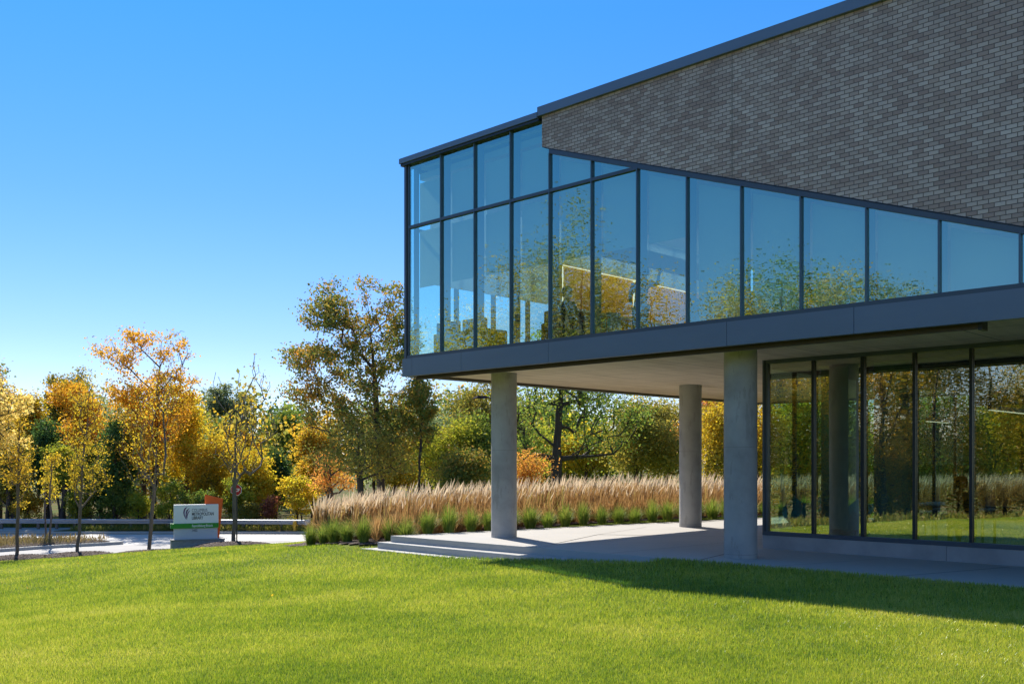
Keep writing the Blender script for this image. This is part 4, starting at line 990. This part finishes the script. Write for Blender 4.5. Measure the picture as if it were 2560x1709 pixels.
for i, (x, y) in enumerate(spots):
    if i < 5:
        V, Fc, rn = tuft_mesh(200+i); o = np_mesh('grass_tuft', V, Fc, TUFT, rnd=rn); pro.append(o)
    else:
        o = pro[i % 5].copy(); COL.objects.link(o)
    o.location = (x, y, T(x, y) if i < 7 else -.04); o.rotation_euler = (0, 0, random.random()*6.28); s = random.uniform(.78, 1.08); o.scale = (s*random.uniform(.85, 1.1), s, s*random.uniform(.85, 1.12))
    tag(o, 'spiky green grass tuft, %s from the left in the row edging steps and plaza' % (ORD[i] if i < len(ORD) else 'last'), 'grass tuft', 'green grass tufts edging the plaza')
# second, looser ground of tufts between the row and the reeds (uncountable)
def filler(n):
    tt = RNG.random(n)*22-4; v = RNG.random(n)*1.3
    x = -2.93+ux*tt-uy*(1.0+v); y = 23.5+uy*tt+ux*(1.0+v)
    cx_ = np.round(x/.5)*.5; cy_ = np.round(y/.5)*.5; x = cx_+(x-cx_)*.35; y = cy_+(y-cy_)*.35
    k = inside(BED, x, y) & ~footprint(x, y) & (tt > .3); return x[k], y[k], terr(x[k], y[k])
strip_blades('grass_clumps', filler, 20000, .62, .009, REED, 'loose green and rust grass between the tufts and the reeds', 'grass', .75)
# ------------------------------------------------------------------ library sign
def text_mesh(txt, size, mat, parent, loc, name='lettering', extr=.004, spacing=1.0, bold=0.0, align='LEFT', rx=90):
    cu = bpy.data.curves.new('txt', 'FONT'); cu.body = txt; cu.size = size; cu.extrude = extr; cu.space_character = spacing; cu.offset = bold; cu.align_x = align
    to = bpy.data.objects.new('txt', cu); COL.objects.link(to); bpy.context.view_layer.update()
    me = bpy.data.meshes.new_from_object(to); bpy.data.objects.remove(to); me.name = name
    me.materials.clear(); me.materials.append(mat)
    o = bpy.data.objects.new(name, me); o.location = loc; o.rotation_euler = (R(rx), 0, 0); o.scale = (.67, 1, 1); return link(o, parent)
SZ = 43.0; sx = at(490, SZ); sgz = T(sx, SZ)
SA = R(24)
sign = empty('library_sign', (sx, SZ, sgz+.16), SA, 'white monument sign with a green band, orange back panel and brick base', 'sign'); sign.scale = (.85, .9, .865)
SWH = plain('sign_white', (.92, .92, .92), .45, var=.02); SGR = plain('sign_grey', (.62, .63, .67), .45, var=.02)
GRN = plain('sign_green', (.02, .30, .02), .45, var=.03); ORG = plain('sign_orange', (.90, .13, .01), .45, var=.03)
INK = plain('sign_ink', (.045, .045, .055), .6); PUR = plain('sign_purple', (.13, .04, .15), .5); WL = plain('white_letters', (.85, .87, .85), .5)
u = 1/56.0                     # metres per photo pixel at the sign
# local: x right, y away, z up.  widths corrected for the turn
wpx = 1/math.cos(SA+.0)*u*1.03
def wx(v): return (v-590)/5.3386*wpx          # crop x -> local x (front face), crop origin 590
def wz(v): return (1002-v)/5.3386*u           # crop y -> local z
MB().box(wx(262), wx(958), -.38, .34, -.25, .30).build('brick_base', PALEBRICK, sign)
MB().box(wx(255), wx(965), -.42, .38, .301, .345).build('base_cap', PLN, sign)
MB().box(wx(300), wx(872), -.14, .16, .346, .90).build('grey_panel', SGR, sign, bevel=.006)
MB().box(wx(256), wx(884), -.20, .22, .902, 1.145).build('green_band', GRN, sign, bevel=.004)
MB().box(wx(300), wx(884), -.15, .17, 1.147, 2.10).build('white_panel', SWH, sign, bevel=.006)
MB().prism_xz([(wx(846), .346), (wx(905), .346), (wx(958), 2.36), (wx(715), 2.60), (wx(715), 1.5), (wx(846), 1.5)], .178, .30).build('orange_panel', ORG, sign)
xt = wx(530)
text_mesh('COLUMBUS', .225, INK, sign, (xt, -.152, 1.74), bold=-.001, spacing=.98)
text_mesh('METROPOLITAN', .225, INK, sign, (xt, -.152, 1.545), bold=.004, spacing=.98)
text_mesh('LIBRARY', .225, INK, sign, (xt, -.152, 1.35), bold=.004, spacing=.98)
text_mesh('Reynoldsburg Branch', .185, WL, sign, (xt, -.202, .965), bold=.003, spacing=.98)
text_mesh('1402', .19, INK, sign, (xt, -.142, .72), bold=.001, spacing=1.15)
def feather(pts, mi):
    return [(wx(p[0]), wz(p[1])+.31) for p in pts]
lg = MB()
def strip(lp, rp):
    for i in range(len(lp)-1):
        lg.prism_xz([(wx(lp[i][0]), lp[i][1]), (wx(rp[i][0]), rp[i][1]), (wx(rp[i+1][0]), rp[i+1][1]), (wx(lp[i+1][0]), lp[i+1][1])], -.158, -.150)
H0 = 1.34; H1 = 2.0; Hd = H1-H0
def hz(v): return H0+(655-v)/175*Hd     # crop y 480..655
strip([(463, hz(655)), (440, hz(625)), (425, hz(590)), (419, hz(555)), (425, hz(520)), (442, hz(495)), (474, hz(482))],
      [(464, hz(655)), (450, hz(622)), (438, hz(588)), (436, hz(555)), (444, hz(525)), (456, hz(503)), (475, hz(483))])
strip([(466, hz(650)), (450, hz(600)), (450, hz(560)), (462, hz(525)), (498, hz(500))], [(467, hz(650)), (461, hz(600)), (466, hz(565)), (480, hz(533)), (500, hz(502))])
strip([(468, hz(640)), (464, hz(600)), (478, hz(555)), (506, hz(528))], [(470, hz(640)), (476, hz(600)), (490, hz(560)), (508, hz(532))])
lg.build('feather_emblem', PUR, sign)

# ------------------------------------------------------------------ guardrail
GALV = metal('galvanised_steel', (.36, .39, .44), .4, .6); WOODP = plain('post_timber', (.16, .14, .12), .9)
GA = (-52.0, 66.2); GB = (-13.6, 63.95)
gl_ = math.hypot(GB[0]-GA[0], GB[1]-GA[1]); ga = math.atan2(GB[1]-GA[1], GB[0]-GA[0])
gz0 = -4.55+CAMZ
rail = empty('guardrail', (GB[0], GB[1], gz0), ga, 'long grey steel guardrail running along the far side of the road', 'guardrail')
prof = [(-.02, .70), (-.085, .66), (-.085, .61), (-.02, .56), (-.02, .52), (-.085, .47), (-.085, .42), (-.02, .38)]
m = MB()
vsn = []
for xx in (-gl_, 0):
    vsn += [(xx, p[0], p[1]) for p in prof]
m.add(vsn, [(i, i+1, i+9, i+8) for i in range(7)])
m.add([(v[0], v[1]+.008, v[2]) for v in vsn], [(i+8, i+9, i+1, i) for i in range(7)])
m.build('rail_beam', GALV, rail)
m = MB(); pts = [(0, -.09), (.18, -.09), (.30, -.02), (.34, .08)]
for a, b in zip(pts[:-1], pts[1:]): m.box(min(a[0], b[0])+.001, max(a[0], b[0]), min(a[1], b[1])-.006, max(a[1], b[1])+.006, .36, .72)
m.build('end_terminal', GALV, rail)
xk = -.35; first = None
while xk > -gl_:
    if first is None:
        first = MB().box(-.075, .075, .0, .16, -.3, .66).box(-.05, .05, -.018, -.001, .40, .66).build('post', WOODP, rail); first.location.x = xk
    else:
        c = first.copy(); c.parent = rail; COL.objects.link(c); c.location.x = xk
    xk -= 1.27
# fire hydrant
HX, HY = at(738, 63.9), 63.8
hyd = empty('fire_hydrant', (HX, HY, gz0-.02), .2, 'yellow fire hydrant at the kerb by the guardrail end', 'fire hydrant')
YEL = plain('hydrant_yellow', (.62, .38, .03), .5, var=.1)
m = MB(); m.lathe([(.17, 0), (.17, .04), (.11, .05), (.105, .42), (.14, .43), (.14, .47), (.12, .48)], 20); m.build('barrel', YEL, hyd, smooth=True)
m = MB(); m.lathe([(.13, .481), (.125, .54), (.09, .61), (.045, .645), (.03, .65), (.03, .70), (.01, .70)], 20); m.build('bonnet', YEL, hyd, smooth=True)
for a in (0, math.pi, -math.pi/2):
    m = MB(); r_ = .075 if a < 0 else .05
    m.tube([(math.cos(a)*.10, math.sin(a)*.10, .36), (math.cos(a)*.185, math.sin(a)*.185, .36)], r_, 14); m.tube([(math.cos(a)*.186, math.sin(a)*.186, .36), (math.cos(a)*.21, math.sin(a)*.21, .36)], r_*1.2, 6)
    m.build('nozzle', YEL, hyd)
# stop sign
PX = at(592, 50.5); PY = 50.5
stp = empty('stop_sign', (PX, PY, T(PX, PY)), -.12, 'red octagonal stop sign half hidden behind the bare sapling', 'stop sign')
RED = plain('sign_red', (.42, .015, .02), .45, var=.05)
zt = CAMZ+(1152-1210)/F*PY - T(PX, PY); R_ = .29; zc = zt-R_
def octo(r): return [(r/math.cos(math.pi/8)*math.cos(math.pi/8+k*math.pi/4)-.02, zc+r/math.cos(math.pi/8)*math.sin(math.pi/8+k*math.pi/4)) for k in range(8)]
MB().prism_xz(octo(R_), -.03, -.024).build('border', WL, stp)
pf = MB().prism_xz(octo(R_-.022), -.036, -.0305).build('sign_face', RED, stp)
text_mesh('STOP', .235, WL, stp, (-.02, -.038, zc-.085), bold=.006, align='CENTER', extr=.002)
MB().box(-.03, .03, -.022, .02, -.4, zt-.02).build('post', DARKM, stp)
# street lamp behind the first column
LX, LZ = at(1250, 40), 40
lampp = empty('street_lamp', (LX, LZ, T(LX, LZ)), 0, 'dark purple brown street lamp head reaching out left of the first column', 'street lamp')
LMP = plain('lamp_purple', (.03, .014, .03), .9)
lz = CAMZ+(1152-995)/F*40-T(LX, LZ)
MB().tube([(0, 0, -.3), (0, 0, lz-.7)], [.06, .045], 12).build('pole', LMP, lampp, smooth=True)
MB().tube([(0, 0, lz-.7), (-.02, 0, lz-.35), (-.14, 0, lz-.10), (-.32, 0, lz+.0), (-.52, 0, lz+.04)], [.035, .03, .028, .026, .024], 10).build('arm', LMP, lampp, smooth=True)
m = MB(); m.add([(-1.14, -.02, lz-.02), (-.95, -.13, lz+.02), (-.62, -.11, lz+.0), (-.48, -.03, lz+.02), (-.48, .03, lz+.02), (-.62, .11, lz+.0), (-.95, .13, lz+.02), (-1.14, .02, lz-.02),
  (-1.05, -.01, lz+.05), (-.9, -.06, lz+.11), (-.62, -.05, lz+.09), (-.5, -.015, lz+.06), (-.5, .015, lz+.06), (-.62, .05, lz+.09), (-.9, .06, lz+.11), (-1.05, .01, lz+.05)],
  [(0, 1, 2, 3, 4, 5, 6, 7), (15, 14, 13, 12, 11, 10, 9, 8)]+[(i, (i+8), ((i+1) % 8)+8, (i+1) % 8) for i in range(8)])
m.build('lamp_head', LMP, lampp)

# ------------------------------------------------------------------ furniture inside
TEAL = plain('teal_shell', (.08, .60, .72), .5); BLK = plain('black_furniture', (.02, .02, .022), .5); TOP = plain('table_white', (.6, .62, .62), .4)
def loc_sd(s, d, z=.12): x, y = W(s, d); return (x, y, z)
def lounge(s, d, rz, label):
    o = empty('lounge_chair', loc_sd(s, d), ANG+rz, label, 'lounge chair', 'teal lounge chairs by the window')
    rows = []; m = MB(); nr, nc = 9, 13; vv = []
    for i in range(nr):
        f_ = i/(nr-1)
        for j in range(nc):
            g_ = j/(nc-1)*2-1
            ang = f_*1.75
            yb = .36-math.sin(ang)*.34-(.26 if f_ > .5 else 0)*(f_-.5)*1.2
            zb = .30+max(0, (f_-.35))**1.3*.85
            wid = .36+.12*math.sin(math.pi*f_) if f_ < .7 else .42-.5*(f_-.7)
            vv.append((g_*wid, .32-f_*.62, zb+abs(g_)**2.4*(.34*(1-f_*.5)) + (.04 if f_ == 0 else 0)))
    top_ = vv; bot = [(x*.96, y+.015, z-.05) for x, y, z in vv]
    n_ = nr*nc; fs = []
    for i in range(nr-1):
        for j in range(nc-1):
            a = i*nc+j; fs.append((a, a+1, a+nc+1, a+nc)); fs.append((a+n_+nc, a+n_+nc+1, a+n_+1, a+n_))
    m.add(top_+bot, fs); m.build('shell', TEAL, o, smooth=True)
    m = MB(); m.lathe([(.26, 0), (.26, .02), (.05, .05), (.035, .26), (.16, .30)], 20); m.build('pedestal', BLK, o, smooth=True)
    return o
lounge(8.2, 4.15, R(200), 'teal shell lounge chair in the first ground floor pane')
lounge(9.2, 4.4, R(150), 'teal shell lounge chair beside the thick dark mullion')
def side_chair(s, d, rz, label):
    o = empty('chair', loc_sd(s, d), ANG+rz, label, 'chair', 'dark chairs at the reading tables')
    MB().box(-.21, .21, -.21, .21, .43, .46).build('seat', BLK, o, bevel=.01)
    MB().add([(-.2, .19, .55), (.2, .19, .55), (.2, .24, .88), (-.2, .24, .88), (-.2, .215, .55), (.2, .215, .55), (.2, .265, .88), (-.2, .265, .88)],
             [(0, 1, 2, 3), (7, 6, 5, 4), (0, 4, 5, 1), (1, 5, 6, 2), (2, 6, 7, 3), (3, 7, 4, 0)]).build('backrest', BLK, o)
    for a, b in ((-1, -1), (1, -1), (-1, 1), (1, 1)):
        MB().tube([(a*.2, b*.2, 0), (a*.185, b*.185, .43)], .013, 8).build('leg', BLK, o)
    for a in (-1, 1): MB().tube([(a*.18, .19, .46), (a*.18, .2, .6)], .012, 8).build('back_post', BLK, o)
    return o
side_chair(9.15, 7.4, R(90), 'nearer of two dark chairs left of the thick mullion'); side_chair(9.0, 8.2, R(90), 'farther of two dark chairs left of the thick mullion')
side_chair(11.9, 6.9, R(120), 'dark chair left of the white table in the rightmost pane'); side_chair(13.4, 6.6, R(-60), 'dark chair right of the white table in the rightmost pane')
side_chair(12.6, 6.1, R(200), 'dark chair in front of the white table in the rightmost pane')
def table(s, d, w_, l_, label):
    o = empty('table', loc_sd(s, d), ANG, label, 'table', 'white reading tables')
    MB().box(-w_, w_, -l_, l_, .70, .735).build('tabletop', TOP, o, bevel=.008)
    for a, b in ((-1, -1), (1, -1), (-1, 1), (1, 1)):
        MB().box(a*(w_-.06)-.02, a*(w_-.06)+.02, b*(l_-.06)-.02, b*(l_-.06)+.02, 0, .70).build('leg', BLK, o)
    return o
table(9.75, 7.6, .5, .8, 'white table beside the two dark chairs'); table(12.7, 6.9, .75, .45, 'white table in the rightmost ground floor pane')
table(11.0, 5.4, .5, .4, 'white table at the seated silhouette')

# ------------------------------------------------------------------ people (small, seen through glass)
SKIN = plain('skin', (.42, .25, .18), .6); SKIN2 = plain('skin_brown', (.18, .10, .07), .6); HAIR = plain('hair', (.02, .016, .014), .7)
REDC = plain('red_cloth', (.48, .05, .05), .8); GRNC = plain('dark_green_cloth', (.04, .06, .045), .85); GREYC = plain('dark_cloth', (.03, .03, .035), .85)
def skinned(name, verts, edges_, radii, mat, parent, root=0, sub=2):
    me = bpy.data.meshes.new(name); me.from_pydata(verts, edges_, []); me.materials.append(mat)
    o = bpy.data.objects.new(name, me); link(o, parent)
    md = o.modifiers.new('skin', 'SKIN'); md.use_smooth_shade = True
    sv = me.skin_vertices[0].data if me.skin_vertices else None
    if sv is None:
        bm = bmesh.new(); bm.from_mesh(me); bm.verts.layers.skin.verify(); bm.to_mesh(me); bm.free(); sv = me.skin_vertices[0].data
    for i, r_ in enumerate(radii):
        sv[i].radius = (r_, r_) if not isinstance(r_, tuple) else r_; sv[i].use_root = (i == root)
    o.modifiers.new('sub', 'SUBSURF').levels = sub; o.modifiers['sub'].render_levels = sub
    return o
def head_parts(verts, edges_, radii, neck_i, c):
    """append head chain and return nothing; c = head centre"""
    n = len(verts); verts += [(c[0], c[1]+.01, c[2]-.075), (c[0], c[1], c[2]+.0), (c[0], c[1], c[2]+.075), (c[0], c[1]-.10, c[2]-.01)]
    edges_ += [(neck_i, n), (n, n+1), (n+1, n+2), (n+1, n+3)]; radii += [.062, .088, .075, .016]
def hand(parent, p, d, mat, s=1.0, verts=None, edges_=None, radii=None, wi=None):
    """palm and five fingers appended to the body's skeleton"""
    d = Vector(d).normalized(); side = d.cross(Vector((0, 1, .2))).normalized()
    P0 = Vector(p); n = len(verts); verts.append(tuple(P0+d*.045)); edges_.append((wi, n)); radii.append((.03, .018))
    for k, (off, L) in enumerate([(-.03, .075), (-.010, .088), (.010, .083), (.03, .066)]):
        b = P0+d*.08+side*off; m_ = len(verts); verts.append(tuple(b)); verts.append(tuple(b+d*L*.5+side*off*.2)); verts.append(tuple(b+d*L+side*off*.3+Vector((0, -.015, 0))))
        edges_.extend([(n, m_), (m_, m_+1), (m_+1, m_+2)]); radii.extend([.010, .009, .007])
    m_ = len(verts); b = P0+d*.02-side*.035; verts.extend([tuple(b), tuple(b+d*.03-side*.025), tuple(b+d*.055-side*.032)]); edges_.extend([(n, m_), (m_, m_+1), (m_+1, m_+2)]); radii.extend([.012, .010, .008])
# standing person upstairs: red shirt, arm raised against the ochre partition
pu = empty('person', (*W(5.35, 2.2), 4.235), ANG+R(15), 'standing person upstairs in a red top leaning forward with one arm raised', 'person')
V_ = [(0, 0, .93), (0, .01, 1.10), (.04, -.02, 1.28), (.07, -.04, 1.42), (.09, -.05, 1.50)]
E_ = [(0, 1), (1, 2), (2, 3), (3, 4)]; Rr = [(.15, .11), (.13, .10), (.16, .11), (.12, .08), .05]
head_parts(V_, E_, Rr, 4, (.11, -.08, 1.62))
def chain(start, pts, rr):
    prev = start
    for p, r_ in zip(pts, rr):
        V_.append(p); E_.append((prev, len(V_)-1)); Rr.append(r_); prev = len(V_)-1
    return prev
chain(0, [(-.10, 0, .86), (-.11, -.02, .48), (-.11, .03, .09), (-.11, -.10, .04)], [.085, .055, .042, .035])
chain(0, [(.10, 0, .86), (.12, -.05, .48), (.12, .02, .09), (.12, -.11, .04)], [.085, .055, .042, .035])
wl = chain(3, [(-.13, -.04, 1.38), (-.20, -.10, 1.12), (-.12, -.26, .98)], [.058, .042, .028]); hand(None, V_[wl], (.4, -.6, 0), SKIN, 1, V_, E_, Rr, wl)
wr = chain(3, [(.24, -.06, 1.38), (.42, -.12, 1.32), (.50, -.16, 1.56)], [.058, .042, .028]); hand(None, V_[wr], (.1, -.1, 1), SKIN, 1, V_, E_, Rr, wr)
skinned('body', V_, E_, Rr, SKIN2, pu)
sv_ = [(0, .01, 1.0), (.02, 0, 1.15), (.04, -.02, 1.29), (.07, -.04, 1.41), (-.13, -.04, 1.38), (-.19, -.09, 1.16), (.24, -.06, 1.385), (.40, -.115, 1.33)]
skinned('shirt', sv_, [(0, 1), (1, 2), (2, 3), (3, 4), (4, 5), (3, 6), (6, 7)], [(.175, .135), (.165, .13), (.19, .135), (.15, .11), .078, .06, .078, .058], REDC, pu)
tv = [(0, 0, .97), (-.10, 0, .86), (-.11, -.02, .48), (-.11, .03, .12), (.10, 0, .86), (.12, -.05, .48), (.12, .02, .12)]
skinned('trousers', tv, [(0, 1), (1, 2), (2, 3), (0, 4), (4, 5), (5, 6)], [(.17, .13), .10, .07, .06, .10, .07, .06], GRNC, pu)
m = MB(); prof_ = [(.02, .115), (.07, .10), (.098, .055), (.104, 0), (.10, -.05), (.085, -.09)]
m.lathe([(r_, 1.65+z_*.9) for r_, z_ in prof_[::-1]], 18, (.115, -.055)); m.build('hair', HAIR, pu, smooth=True)
# seated person, ground floor, dark silhouette
def seated(loc, rz, label, cloth, hairmat, zs=1.0):
    p = empty('person', loc, rz, label, 'person')
    global V_, E_, Rr
    V_ = [(0, .05, .50), (0, .06, .68), (0, .03, .88), (0, 0, 1.02), (0, -.02, 1.10)]; E_ = [(0, 1), (1, 2), (2, 3), (3, 4)]; Rr = [(.17, .14), (.15, .12), (.18, .12), (.13, .09), .052]
    head_parts(V_, E_, Rr, 4, (0, -.05, 1.23))
    for sg in (-1, 1):
        chain(0, [(sg*.10, 0, .49), (sg*.12, -.42, .48), (sg*.12, -.44, .10), (sg*.12, -.56, .04)], [.09, .06, .045, .035])
        w_ = chain(3, [(sg*.19, 0, .97), (sg*.25, -.10, .72), (sg*.12, -.34, .74)], [.06, .045, .03]); hand(None, V_[w_], (-sg*.2, -1, 0), SKIN, 1, V_, E_, Rr, w_)
    skinned('body', V_, E_, Rr, SKIN2, p)
    sv_ = [(0, .05, .56), (0, .06, .72), (0, .03, .89), (0, 0, 1.0), (-.19, 0, .97), (-.25, -.09, .75), (.19, 0, .97), (.25, -.09, .75), (-.15, -.26, .75), (.15, -.26, .75)]
    skinned('jacket', sv_, [(0, 1), (1, 2), (2, 3), (3, 4), (4, 5), (3, 6), (6, 7), (5, 8), (7, 9)], [(.21, .18), (.19, .16), (.215, .155), (.17, .13), .09, .07, .09, .07, .055, .055], cloth, p)
    tv = [(0, .06, .50), (-.11, 0, .49), (-.12, -.42, .48), (-.12, -.44, .12), (.11, 0, .49), (.12, -.42, .48), (.12, -.44, .12)]
    skinned('trousers', tv, [(0, 1), (1, 2), (2, 3), (0, 4), (4, 5), (5, 6)], [(.19, .15), .11, .08, .06, .11, .08, .06], GREYC, p)
    m = MB(); m.lathe([(r_*1.15, 1.27+z_*1.15) for r_, z_ in prof_[::-1]], 18, (0, -.02)); m.build('hair', hairmat, p, smooth=True)
    return p
seated(loc_sd(11.15, 4.75), ANG+R(190), 'dark seated silhouette of a person behind the ground floor glass', GREYC, HAIR)
seated((*W(4.05, 1.25), 4.235), ANG+R(170), 'person in dark clothes seated upstairs with back to the window', GREYC, HAIR)
side_chair(11.15, 4.72, R(190), 'dark chair under the seated ground floor person')
def arm_seat(s, d, rz, label):
    o = empty('armchair', (*W(s, d), 4.235), ANG+rz, label, 'armchair', 'dark upholstered armchairs upstairs')
    MB().box(-.36, .36, -.34, .34, .12, .42).build('seat', BLK, o, bevel=.03)
    MB().box(-.36, .36, .20, .36, .421, .86).build('backrest', BLK, o, bevel=.04)
    for a in (-1, 1):
        MB().box(min(a*.361, a*.46), max(a*.361, a*.46), -.34, .36, .10, .60).build('armrest', BLK, o, bevel=.03)
    for a, b in ((-1, -1), (1, -1), (-1, 1), (1, 1)): MB().box(a*.32-.02, a*.32+.02, b*.28-.02, b*.28+.02, 0, .119).build('leg', BLK, o)
    return o
arm_seat(.95, .85, R(180), 'dark armchair in the glazed corner of the upper floor')
arm_seat(1.75, .95, R(180), 'dark armchair right of the corner one upstairs')
arm_seat(4.05, 1.25, R(170), 'dark armchair holding the seated upstairs person')
def bookcase(s, d, label):
    o = empty('bookcase', (*W(s, d), 4.235), ANG, label, 'bookcase', 'low white bookcases upstairs')
    MB().box(-.9, .9, -.17, .17, 0, .08).box(-.9, .9, -.17, .17, 1.0, 1.04).box(-.9, -.86, -.17, .17, .081, .999).box(.86, .9, -.17, .17, .081, .999).build('carcass', WHITE, o)
    MB().box(-.859, .859, -.16, .16, .36, .385).box(-.859, .859, -.16, .16, .66, .685).build('shelf', WHITE, o)
    for r_ in range(3):
        m = MB(); x_ = -.84
        while x_ < .8:
            w_ = random.uniform(.02, .045); h_ = random.uniform(.18, .25); z_ = (.081, .386, .686)[r_]; m.box(x_, x_+w_, -.12, .1, z_+.001, z_+h_, random.randrange(4)); x_ += w_+.004
        m.build('books', [REDC, TEAL, WOODY, GRNC], o)
    return o
bookcase(3.0, 3.2, 'low bookcase behind the seated upstairs person'); bookcase(7.2, 3.0, 'low bookcase right of the person in red')
# fallen leaves on the lawn
def fallen(n):
    y = 8+RNG.random(n)**.8*40; x = (RNG.random(n)*2-1)*(.55*y)
    w_ = np.exp(-((x+14)/9)**2)*np.exp(-((y-38)/14)**2)+.015
    k = (RNG.random(n) < w_) & ~footprint(x, y) & ~inside(BED, x, y); x, y = x[k], y[k]; z = terr(x, y)+.03; k = z > -2.9
    x, y, z = x[k], y[k], z[k]; n = len(x); a = RNG.random(n)*6.28; s = .018+.018*RNG.random(n)
    c, s_ = np.cos(a)*s, np.sin(a)*s; t_ = RNG.normal(size=n)*.012
    V = np.stack([np.stack([x-c, y-s_, z], 1), np.stack([x+s_*.6, y-c*.6, z+t_], 1), np.stack([x+c, y+s_, z+.015], 1), np.stack([x-s_*.6, y+c*.6, z-t_+.01], 1)], 1)
    o = np_mesh('fallen_leaves', V.reshape(-1, 3), np.arange(n*4).reshape(-1, 4), LM['amber'], rnd=RNG.random(n))
    tag(o, 'small dry autumn leaves scattered over the lawn', 'leaves', None, 'stuff')
fallen(1500)
